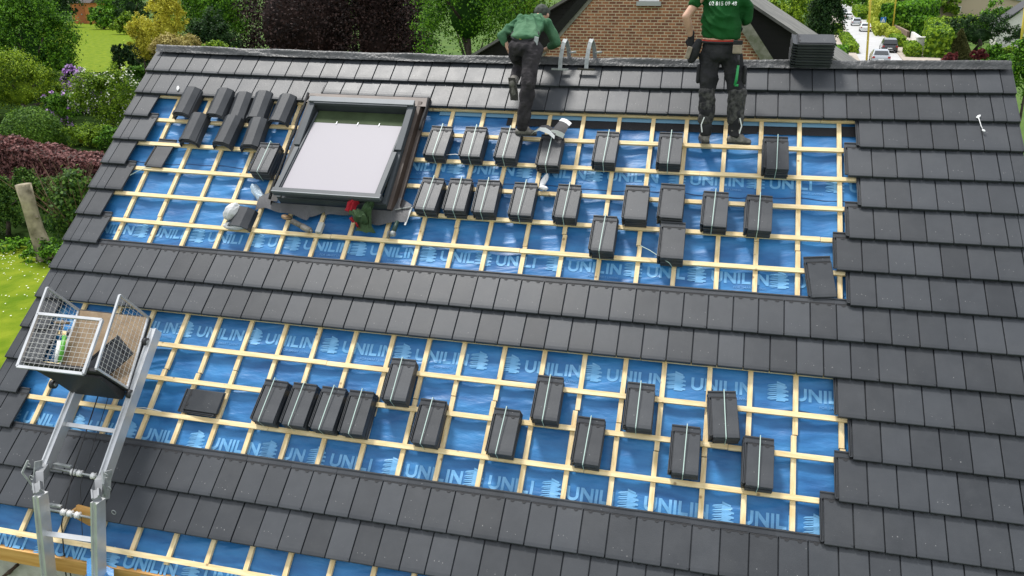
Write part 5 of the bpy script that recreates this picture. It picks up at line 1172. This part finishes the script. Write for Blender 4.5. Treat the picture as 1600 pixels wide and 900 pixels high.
# yellow wooden spacer wedged behind the rollers
w1 = xl.lerp(xr, .50) + Vector((0, -.12, -.34)); w2 = xl.lerp(xr, .98) + Vector((.0, .14, -.86)); mb = MB(); mb.bar(w1, w2, .10, .035, (0, -1, .3)); mb.bar(w1 + Vector((.05, 0, .02)), w1 + Vector((.24, 0, .0)), .09, .03, (0, -1, .3)); mb.build('timber_wedge', M_ORW, lift)

# --- the wire basket (carriage)
bk = empty('lift_basket', P(6.0, 12.0, .3), None, 'open wire mesh basket with brown plywood backboard riding on the ladder lift', 'basket')
h0, h1 = .33, .84
def bkL(r): return 3.58 + .19 * (r - 10.8)
def bkR(r): return 7.12 + .19 * (r - 10.8)
ra_, rb2 = 10.66, 12.72
def wmesh(name, A, B, D, nu, nv, parent, tb=.022, frame=True):
    """wire panel: corners A, A+U, A+V"""
    A, B, D = Vector(A), Vector(B), Vector(D); U_, V_ = B - A, D - A; nrm = U_.cross(V_).normalized(); mb = MB()
    for a, b_ in ((A, A + U_), (A + V_, A + U_ + V_), (A, A + V_), (A + U_, A + U_ + V_)): mb.bar(a, b_, tb, tb, nrm)
    fr = mb.build(name, M_ALU, parent)
    mb = MB()
    for i in range(1, nu): mb.tube([A + U_ * i / nu, A + U_ * i / nu + V_], .0017, 4, 0, False)
    for i in range(1, nv): mb.tube([A + V_ * i / nv + nrm * .003, A + V_ * i / nv + U_ + nrm * .003], .0017, 4, 0, False)
    mb.build('wire_mesh', mat('zinc_wire', (.62, .62, .60), .4, metal=.3), fr); return fr
mb = MB(); mb.hexa([P(bkL(rb2), rb2, h0 - .012), P(bkR(rb2), rb2, h0 - .012), P(bkR(ra_), ra_, h0 - .012), P(bkL(ra_), ra_, h0 - .012), P(bkL(rb2), rb2, h0 + .003), P(bkR(rb2), rb2, h0 + .003), P(bkR(ra_), ra_, h0 + .003), P(bkL(ra_), ra_, h0 + .003)])
mb.build('backboard', M_PLY, bk)
mb = MB()
for kf in (bkL, bkR): mb.bar(P(kf(rb2), rb2, h0 - .02), P(kf(ra_), ra_, h0 - .02), .03, .03, N_)
for r in (rb2, ra_): mb.bar(P(bkL(r), r, h0 - .02), P(bkR(r), r, h0 - .02), .03, .03, N_)
for r in (11.3, 12.0): mb.bar(P(bkL(r), r, h0 - .03), P(bkR(r), r, h0 - .03), .025, .02, N_)
mb.build('back_frame', M_BLKP, bk)
wmesh('side_panel', P(bkR(rb2), rb2, h0), P(bkR(ra_), ra_, h0), P(bkR(rb2), rb2, h1), 17, 8, bk)
wmesh('side_panel', P(bkL(rb2), rb2, h0), P(bkL(ra_), ra_, h0), P(bkL(rb2), rb2, h1), 17, 8, bk)
wmesh('front_gate', P(bkL(12.90) - .02, 12.92, h1), P(bkR(12.90) - .48, 12.90, h1), P(bkL(11.45) + .02, 11.43, h1), 13, 11, bk, .028)
mb = MB(); mb.hexa([P(bkL(rb2), rb2 + .06, h0 - .05), P(bkR(rb2), rb2 + .06, h0 - .05), P(bkR(rb2), rb2 + .06, h1 - .02), P(bkL(rb2), rb2 + .06, h1 - .02), P(bkL(rb2), rb2 - .02, h0 - .05), P(bkR(rb2), rb2 - .02, h0 - .05), P(bkR(rb2), rb2 - .02, h1 - .02), P(bkL(rb2), rb2 - .02, h1 - .02)])
mb.build('floor_tray', M_BLKP, bk)
mb = MB(); mb.hexa([P(bkL(13) + .9, 13.02, h0 - .04), P(bkR(13) - .2, 13.02, h0 - .04), P(bkR(13) - .2, 12.8, h0 - .06), P(bkL(13) + .9, 12.8, h0 - .06), P(bkL(13) + .5, 12.86, h1 - .12), P(bkR(13) - .1, 12.86, h1 - .12), P(bkR(13) - .1, 12.8, h1 - .12), P(bkL(13) + .5, 12.8, h1 - .12)])
mb.build('support_bracket', M_BLKP, bk)
for kf in (bkL, bkR):
    for r in (11.35, 12.85):
        c = P(kf(r) + (.12 if kf is bkR else -.12), r, h0 - .03); mb = MB(); mb.tube([c - Vector((.02, 0, 0)), c + Vector((.02, 0, 0))], .045, 14); wh = mb.build('wheel', M_BLKP, bk)
        mb = MB(); mb.tube([c + Vector((.0201, 0, 0)), c + Vector((.028, 0, 0))], .022, 10); mb.build('hub', M_GALV, wh)
c = P(bkR(rb2), rb2 + .03, h0 + .02)
# load in the basket
def tilebox(c, rot, lab, seed, name='roof_tile'):
    t = bpy.data.objects.new(name, TM[seed % 5]); C.objects.link(t); t.location = c; t.rotation_euler = rot; tagp(t, lab, 'roof tile', None, 'thing'); return t
e = (Matrix.Rotation(TH, 3, 'X') @ Matrix.Rotation(R(-38), 3, 'Z') @ Matrix.Rotation(R(22), 3, 'Y') @ Matrix.Rotation(R(12), 3, 'X')).to_euler()
tilebox(P(6.3, 12.15, h0 + .10), e, 'grey roof tile leaning on the plywood in the lower right of the wire basket', 1)
g_ = empty('caulking_gun', P(4.95, 12.0, h0 + .05), None, 'green and white caulking gun lying in the wire basket', 'caulking gun')
a, b_ = RV(88, 566, h0 + .06), RV(97, 512, h0 + .08); mb = MB(); mb.tube([a, a.lerp(b_, .6)], .024, 10); mb.build('cartridge', M_WHITE, g_)
mb = MB(); mb.tube([a + Vector((.05, 0, .01)), a.lerp(b_, .75) + Vector((.05, 0, .01))], .022, 8); mb.build('barrel', mat('bright_green_plastic', (.10, .42, .03), .4), g_)
mb = MB(); mb.tube([a.lerp(b_, .75), b_ + Vector((-.02, .05, .06))], .012, 6); mb.tube([b_ + Vector((-.08, 0, .05)), b_ + Vector((.10, 0, .06))], .014, 6); mb.build('trigger_handle', mat('brown_tool', (.16, .11, .06), .5), g_)
mb = MB(); q = P(4.75, 12.62, h0 + .04); mb.bar(q, q + Vector((.26, -.01, -.01)), .06, .03, N_); o = mb.build('wood_offcut', M_WOOD, None, tuple(q)); tagp(o, 'short pale wooden offcut on the floor of the wire basket', 'offcut')
# ================================================================== THE TWO ROOFERS
def limb(*pts):
    """pts: (pos, r) -> spheres along the polyline"""
    out = []
    for (a, ra), (b, rb_) in zip(pts[:-1], pts[1:]):
        a = Vector(a); b = Vector(b); ra_ = ra if isinstance(ra, tuple) else (ra,) * 3; rb2_ = rb_ if isinstance(rb_, tuple) else (rb_,) * 3
        n = max(2, int((b - a).length / (min(min(ra_), min(rb2_)) * .45)) + 1)
        for i in range(n + 1):
            t = i / n; out.append((a.lerp(b, t), tuple(x * (1 - t) + y * t for x, y in zip(ra_, rb2_))))
    return out
def hand(w, dirv, palmn, s=1.0, curl=.5):
    """wrist, direction of fingers, palm normal: palm plus five separate bent fingers"""
    w = Vector(w); d = Vector(dirv).normalized(); n = Vector(palmn).normalized(); n = (n - d * n.dot(d)).normalized(); sd = d.cross(n); out = []
    for o in (-.028, -.010, .010, .028): out += limb((w + sd * o * .6, .017 * s), (w + d * .085 * s + sd * o * s, .0125 * s))
    for i, (o, L_) in enumerate(((-.033, .066), (-.011, .078), (.011, .080), (.033, .060))):
        b0 = w + d * .09 * s + sd * o * s; d1 = (d + n * curl * .7).normalized(); d2 = (d * .6 + n * curl * 1.6).normalized()
        out += limb((b0, .0098 * s), (b0 + d1 * L_ * .5 * s, .009 * s), (b0 + d1 * L_ * .5 * s + d2 * L_ * .55 * s, .0078 * s))
    t0 = w + d * .03 * s - sd * .03 * s; t1 = t0 + (d * .7 - sd * .9 + n * .4).normalized() * .04 * s; out += limb((t0, .014 * s), (t1, .0115 * s), (t1 + (d + n * .6).normalized() * .035 * s, .0095 * s))
    return out
def head(c, fwd, up=(0, 0, 1), s=1.0):
    c = Vector(c); f = Vector(fwd).normalized(); u = Vector(up); sd = f.cross(u).normalized(); u = sd.cross(f)
    out = [(c, (.078 * s, .078 * s, .078 * s)), (c - f * .025 + u * .01, (.082 * s,) * 3), (c + f * .03 - u * .01, (.068 * s,) * 3), (c + u * .03, (.074 * s,) * 3), (c + f * .035 - u * .075, (.048 * s,) * 3), (c + f * .055 - u * .095, (.030 * s,) * 3)]
    out += limb((c + f * .098 + u * .005, .010), (c + f * .113 - u * .025, .014)) + [(c + f * .095 - u * .055, (.014,) * 3)]
    for k in (-1, 1):
        out += [(c + sd * k * .079 - f * .005 - u * .012, (.014, .02, .03)), (c + f * .084 + sd * k * .030 + u * .02, (.014,) * 3), (c + f * .07 + sd * k * .04 - u * .03, (.02,) * 3)]
    return out
def eyes(o, c, fwd):
    c = Vector(c); f = Vector(fwd).normalized(); sd = f.cross(Vector((0, 0, 1))).normalized(); u = sd.cross(f)
    for k in (-1, 1):
        mb = MB(); mb.sphere(c + f * .090 + sd * k * .031 + u * .005, .010); mb.build('eye', M_WHITE, o)
def boot(ank, toe, m, o, s=1.0):
    ank = Vector(ank); toe = Vector(toe); d = (toe - ank); d.z = 0; d.normalize(); z = min(ank.z, toe.z)
    heel = Vector((ank.x, ank.y, toe.z)) - d * .045
    lump('boot', limb((ank + Vector((0, 0, .07)), .056), (ank, .052)) + limb((heel + Vector((0, 0, .015)), .042), (toe - d * .05 + Vector((0, 0, .012)), (.047, .047, .036)), (toe, .036)) + limb((ank, .050), (toe - d * .08 + Vector((0, 0, .04)), .042)), m, o, vox=.008, sm=3, noise=.003, seed=3)
    sd = d.cross(Vector((0, 0, 1)))
    mb = MB(); a = heel - d * .03; b_ = toe + d * .03; zz = toe.z - .028; v = []
    for c_, wv in ((a, .03), (a + d * .02, .042), (toe - d * .08, .05), (toe, .043), (b_, .02)):
        v += [c_ - sd * wv, c_ + sd * wv]
    for q_ in v: q_.z = zz
    n = len(v) // 2; loop = [v[2 * i] for i in range(n)] + [v[2 * i + 1] for i in range(n - 1, -1, -1)]; top = [p + Vector((0, 0, .022)) for p in loop]; k = len(loop)
    mb.add(loop + top, [tuple(range(k))[::-1], tuple(range(k, 2 * k))] + [(i, (i + 1) % k, (i + 1) % k + k, i + k) for i in range(k)]); mb.build('boot_sole', M_BLKP, o)
def decal(body, cx, cz, Y0, size, target, parent, m, name):
    v, f = textverts(body, size); w_ = max(p[0] for p in v) / 2; bvh = BVHTree.FromObject(target, bpy.context.evaluated_depsgraph_get()); off = target.matrix_world.inverted() if False else None
    mw = Matrix.Translation(parent.location); out = []
    for x, y in v:
        o_ = Vector((cx + x - w_, Y0, cz + y)) - parent.location; h = bvh.ray_cast(o_, Vector((0, 1, 0)))
        out.append((h[0] + Vector((0, -.0035, 0)) if h[0] is not None else o_ + Vector((0, .2, 0))))
    me = mkmesh(name, out, f, m); ob = bpy.data.objects.new(name, me); C.objects.link(ob); ob.parent = parent
PRN = mat('white_shirt_print', (.75, .78, .75), .7)

# ---- standing roofer, back to the camera
fL = P(30.30, 2.98, -.05); fR = P(31.5, 2.98, -.05)
aL = Vector((7.125, -.84, fL.z + .10)); aR = Vector((7.43, -.84, fR.z + .10)); kL, kR = Vector((7.105, -.80, 6.50)), Vector((7.41, -.80, 6.50)); hL, hR = Vector((7.10, -.73, 6.92)), Vector((7.315, -.73, 6.92))
wst = Vector((7.20, -.74, 7.06)); ch = Vector((7.18, -.70, 7.34)); nk = Vector((7.155, -.66, 7.58)); hd = Vector((7.15, -.60, 7.72))
sL, sR = Vector((6.96, -.68, 7.52)), Vector((7.375, -.68, 7.52)); eL, wL = Vector((6.825, -.78, 7.29)), Vector((6.89, -.70, 7.09)); eR, wR = Vector((7.45, -.62, 7.25)), Vector((7.36, -.36, 7.20))
p2 = empty('person', Vector((7.27, -.84, fL.z)), None, 'standing roofer from behind in dark green printed T-shirt and black trousers', 'person')
body = head(hd, (-.15, 1, -.35)) + limb((hd - Vector((0, .02, .07)), .052), (nk - Vector((0, 0, .05)), .055)) + limb((wst, (.12, .085, .09)), (ch, (.135, .09, .1)), (nk - Vector((0, 0, .09)), (.12, .07, .05)))
body += limb((sL + Vector((.01, 0, -.02)), .055), (eL, .043), (eL.lerp(wL, .3), .044), (wL, .030)) + limb((sR + Vector((-.03, 0, -.02)), .045), (eR, .034), (wR, .030))
body += limb((wst, (.115, .085, .08)), ((wst + (hL + hR) / 2) / 2, (.12, .09, .08))) + limb((hL, .075), (kL, .048), (aL, .034)) + limb((hR, .075), (kR, .048), (aR, .034))
body += hand(wL, (.05, .02, -1), (.5, .9, 0), 1.0, .6) + hand(wR, (-.1, 1, -.35), (-.2, -.3, -1), 1.0, .5)
bd = lump('body', body, M_SKIN, p2, vox=.0075, sm=3, noise=0)
eyes(p2, hd, (-.15, 1, -.35))
lump('hair', [(hd + Vector((0, -.015, .032)), (.084, .088, .070)), (hd + Vector((0, -.045, .0)), (.076, .062, .072))], mat('brown_hair', (.05, .03, .018), .8, bump=.8, bscale=60), p2, vox=.008, sm=2, noise=.003, seed=2)
shirt = limb((wst + Vector((-.002, 0, .035)), (.205, .150, .045)), (wst + Vector((-.006, 0, .13)), (.205, .15, .06)), (ch, (.208, .148, .10)), (ch + Vector((-.01, .01, .10)), (.195, .125, .08)), (nk - Vector((0, 0, .085)), (.14, .085, .05)), (nk - Vector((0, 0, .04)), (.07, .065, .03)))
shirt += limb((sL, .075), (sL.lerp(eL, .40), .068)) + limb((sR, .077), (sR.lerp(eR, .9), .074))
sh = lump('tshirt', shirt, M_SHG, p2, vox=.009, sm=2, noise=.010, seed=11, folds=.016)
tr = limb((wst + Vector((0, 0, -.04)), (.205, .145, .04)), ((hL + hR) / 2 + Vector((0, -.01, .03)), (.215, .155, .09)), ((hL + hR) / 2 + Vector((0, -.01, -.02)), (.205, .15, .07)))
for h_, k_, a_ in ((hL, kL, aL), (hR, kR, aR)):
    tr += limb((h_ + Vector((0, 0, -.02)), (.120, .125, .1)), (h_.lerp(k_, .45), (.107, .11, .09)), (k_, (.086, .088, .07)), (k_.lerp(a_, .35), (.085, .088, .07)), (k_.lerp(a_, .8), (.072, .078, .05)), (a_ + Vector((0, 0, .02)), (.072, .078, .03)))
lump('work_trousers', tr, M_TROU, p2, vox=.009, sm=2, noise=.009, seed=21, folds=.010)
kn = []
for k_, a_ in ((kL, aL), (kR, aR)): kn += limb((k_ + Vector((0, -.004, .05)), (.0915, .093, .05)), (k_.lerp(a_, .35), (.089, .092, .06)), (k_.lerp(a_, .62), (.081, .084, .05)))
lump('dusty_trouser_leg', kn[:len(kn) // 2], M_KNEE, p2, vox=.009, sm=2, noise=.013, seed=22); lump('dusty_trouser_leg', kn[len(kn) // 2:], M_KNEE, p2, vox=.009, sm=2, noise=.013, seed=23)
for k_, a_, s_ in ((kL, aL, -1), (kR, aR, 1)):
    mb = MB(); x = a_ + Vector((s_ * .03, -.076, .13)); mb.bar(x + Vector((0, 0, .08)), x + Vector((s_ * .025, .0, 0)), .012, .006, (0, -1, 0)); mb.bar(x + Vector((s_ * .025, 0, 0)), x + Vector((s_ * .01, -.003, -.08)), .012, .006, (0, -1, 0)); mb.build('reflective_piping', M_WHITE, p2)
for s_, h_, k_ in ((-1, hL, kL), (1, hR, kR)):
    c_ = h_.lerp(k_, .48) + Vector((s_ * .105, -.01, 0)); lump('cargo_pocket', limb((c_ + Vector((0, 0, .065)), (.022, .06, .04)), (c_ - Vector((0, 0, .065)), (.026, .064, .04))), M_BLKC, p2, vox=.009, sm=2, noise=.004)
boot(aL, fL + Vector((-.03, .17, .055)), M_BOOT, p2); boot(aR, aR + Vector((.14, -.02, -.045)), M_BOOT, p2)
lump('glove', limb((wL + Vector((0, 0, .035)), .036), (wL, .034)) + [(a_, tuple(x * 1.25 for x in r_)) for a_, r_ in hand(wL, (.05, .02, -1), (.5, .9, 0), 1.02, .6)], M_BLKC, p2, vox=.008, sm=1, noise=.002)
lump('glove', limb((wR + Vector((0, -.035, 0)), .034), (wR, .032)) + [(a_, tuple(x * 1.25 for x in r_)) for a_, r_ in hand(wR, (-.1, 1, -.35), (-.2, -.3, -1), 1.02, .5)], M_BLKC, p2, vox=.008, sm=1, noise=.002)
mb = MB(); mb.tube([wst + Vector((.208 * math.cos(t), .150 * math.sin(t), -.016)) for t in np.linspace(0, 2 * math.pi, 28)], .012, 6, 0, False); mb.build('belt', M_BLKC, p2)
lump('red_waistband', limb((wst + Vector((-.03, -.002, -.002)), (.175, .146, .018)), (wst + Vector((.02, -.002, -.002)), (.175, .146, .018))), mat('red_waistband', (.50, .04, .02), .7), p2, vox=.008, sm=1, noise=0)
lump('bare_lower_back', limb((wst + Vector((-.03, 0, .014)), (.170, .1435, .020)), (wst + Vector((.02, 0, .014)), (.170, .1435, .020))), M_SKIN, p2, vox=.008, sm=1, noise=0)
# tool pouch on the right, green tool hanging; bag on the left
c_ = Vector((7.365, -.915, 7.01)); pm = mat('worn_leather', (.20, .16, .12), .75, col2=(.34, .28, .21), vscale=16)
mb = MB(); mb.box(c_ + Vector((-.045, -.02, -.07)), c_ + Vector((.05, .03, .02))); tp = mb.build('tool_pouch', pm, p2, bevel=.01)
mb = MB(); mb.box(c_ + Vector((-.045, -.018, .022)), c_ + Vector((.05, .02, .062))); mb.build('pouch_flap', M_BLKC, tp, bevel=.006)
gm = mat('green_tool', (.02, .30, .08), .45); mb = MB(); q0 = c_ + Vector((.02, -.03, -.08))
mb.tube([q0, q0 + Vector((.005, 0, -.10))], .011, 8); mb.build('pen_tool', M_BLKP, tp)
mb = MB(); mb.tube([q0 + Vector((.005, -.004, -.10)), q0 + Vector((.0, -.01, -.24)), q0 + Vector((-.012, -.01, -.30))], [.012, .015, .012], 8); mb.tube([q0 + Vector((-.012, -.01, -.30)), q0 + Vector((.025, -.01, -.30))], .012, 8); mb.build('green_handle', gm, tp)
c_ = Vector((6.94, -.78, 6.93)); lump('side_bag', limb((c_ + Vector((.03, 0, .10)), (.04, .06, .05)), (c_ + Vector((-.0, 0, 0)), (.055, .07, .06)), (c_ + Vector((-.03, 0, -.07)), (.045, .06, .035))), M_BLKC, p2, vox=.009, sm=2, noise=.006)
mb = MB(); mb.bar(c_ + Vector((-.045, -.07, .07)), c_ + Vector((-.075, -.07, -.05)), .05, .03, (0, -1, 0)); mb.build('beige_pocket', pm, p2, bevel=.01)
decal('02 815 09 48', 7.185, 7.405, -1.2, .052, sh, p2, PRN, 'phone_number_print')
v_ = MB(); v_.bar((7.085, -.85, 7.47), (7.085, -.85, 7.62), .012, .004, (0, -1, 0))
# ---- crouching roofer leaning over the ridge
f1 = P(21.72, 2.98, -.05); a1 = Vector((5.10, -.83, f1.z + .10)); k1_ = Vector((5.155, -.79, 6.56)); h1_ = Vector((5.15, -.56, 6.93)); h2_ = Vector((4.975, -.54, 6.94)); k2_ = Vector((4.935, -.28, 6.74)); a2 = Vector((4.945, -.58, 6.575))
pv = Vector((5.055, -.52, 7.02)); ch = Vector((5.05, -.17, 7.18)); nk = Vector((5.09, .03, 7.24)); hd = Vector((5.11, .17, 7.255))
sL, eL, wL = Vector((4.865, -.06, 7.19)), Vector((4.725, -.26, 7.06)), Vector((4.81, -.30, 6.90)); sR, eR, wR = Vector((5.245, -.06, 7.17)), Vector((5.335, -.10, 6.965)), Vector((5.20, .02, 6.885))
p1 = empty('person', Vector((5.1, -.83, f1.z)), None, 'crouching roofer in washed green shirt and dark cap leaning over the ridge', 'person')
fw = (.18, .75, -.62)
body = head(hd, fw, (0, .6, .8)) + limb((hd - Vector((.01, .05, .04)), .05), (nk, .05), (ch, (.11, .08, .07))) + limb((pv, (.12, .10, .09)), (pv.lerp(ch, .5), (.12, .10, .08)), (ch, (.11, .08, .07)))
body += limb((sL + Vector((.03, 0, -.02)), .036), (eL, .033), (wL, .026)) + limb((sR + Vector((-.03, 0, -.02)), .036), (eR, .033), (wR, .026))
body += limb((h1_, .07), (k1_, .048), (a1, .034)) + limb((h2_, .07), (k2_, .05), (a2, .034))
body += hand(wL, (.3, .25, -.9), (.6, .5, 0), 1, .5) + hand(wR, (-.75, .5, -.35), (-.2, -.1, -1), 1, .4)
lump('body', body, M_SKIN, p1, vox=.0075, sm=3, noise=0); eyes(p1, hd, fw)
lump('shirt', limb((pv + Vector((0, .0, .04)), (.172, .14, .055)), (pv + Vector((0, .05, .045)), (.17, .13, .08)), (pv.lerp(ch, .5) + Vector((0, 0, .02)), (.18, .13, .10)), (ch, (.19, .135, .105)), (nk + Vector((-.02, -.05, -.03)), (.13, .08, .06)), (nk, (.065, .06, .045))) + limb((sL + Vector((.02, 0, 0)), .072), (eL, .054), (eL.lerp(wL, .55), .045)) + limb((sR - Vector((.02, 0, 0)), .072), (eR, .056), (eR.lerp(wR, .55), .045)), M_SHG2, p1, vox=.009, sm=2, noise=.010, seed=31, folds=.016)
tr = limb((pv + Vector((0, .0, .0)), (.148, .12, .06)), ((h1_ + h2_) / 2 + Vector((0, -.02, 0)), (.165, .13, .10)))
tr += limb((h1_, .118), (h1_.lerp(k1_, .5), .102), (k1_, .084), (k1_.lerp(a1, .4), .080), (a1 + Vector((0, 0, .02)), .068)) + limb((h2_, .112), (h2_.lerp(k2_, .6), .10), (k2_, .075), (k2_.lerp(a2, .5), .066), (a2, .056))
lump('work_trousers', tr, mat('dark_work_trousers', (.020, .018, .021), .85, col2=(.05, .045, .048), vscale=9, bump=.9, bscale=18, spec=.2), p1, vox=.009, sm=2, noise=.014, seed=33)
boot(a1, a1 + Vector((.13, .03, -.045)), M_BOOT, p1)
lump('boot', limb((a2 + Vector((0, .02, .01)), .055), (a2 + Vector((-.005, -.055, -.02)), .052)) + limb((a2 + Vector((-.005, -.06, -.0)), (.046, .036, .046)), (a2 + Vector((.01, -.05, -.12)), (.048, .034, .05)), (a2 + Vector((.02, -.02, -.19)), .036)), M_BOOT, p1, vox=.008, sm=2, noise=.003)
mb = MB(); mb.hexa([a2 + Vector((-.05, -.10, .045)), a2 + Vector((.035, -.10, .045)), a2 + Vector((.065, -.065, -.215)), a2 + Vector((-.03, -.065, -.215)), a2 + Vector((-.045, -.075, .04)), a2 + Vector((.03, -.075, .04)), a2 + Vector((.06, -.04, -.21)), a2 + Vector((-.025, -.04, -.21))]); mb.build('boot_sole', mat('grey_rubber_sole', (.06, .055, .05), .8, bump=1, bscale=60), p1, bevel=.006)
f_ = Vector(fw).normalized(); u_ = (Vector((0, .6, .8)) - f_ * Vector((0, .6, .8)).dot(f_)).normalized()
lump('cap', [(hd + u_ * .035, (.094,) * 3), (hd - f_ * .035 + u_ * .03, (.094,) * 3), (hd + u_ * .055 + f_ * .02, (.084,) * 3)] + limb((hd + u_ * .03 + f_ * .09 - f_.cross(u_) * .03, .022), (hd + u_ * .03 + f_ * .09 + f_.cross(u_) * .03, .022)), mat('dark_camo_cap', (.022, .026, .022), .85, col2=(.06, .07, .055), vscale=30), p1, vox=.007, sm=2, noise=.004)
mb = MB(); mb.tube([pv + Vector((.150 * math.cos(t), .125 * math.sin(t), .055 + .06 * math.sin(t))) for t in np.linspace(0, 2 * math.pi, 28)], .014, 6, 0, False); mb.build('belt', M_BLKC, p1)
mb = MB(); c_ = pv + Vector((-.035, -.122, .012)); mb.box(c_, c_ + Vector((.022, -.008, .028))); mb.build('yellow_patch', mat('yellow_patch', (.55, .33, .03), .7), p1)
mb = MB(); c_ = pv + Vector((.135, -.09, -.02)); mb.bar(c_ + Vector((.02, 0, .06)), c_ + Vector((-.01, -.02, -.12)), .05, .02, (0, -1, 0)); mb.build('holstered_tool', M_GALV, p1, bevel=.006)
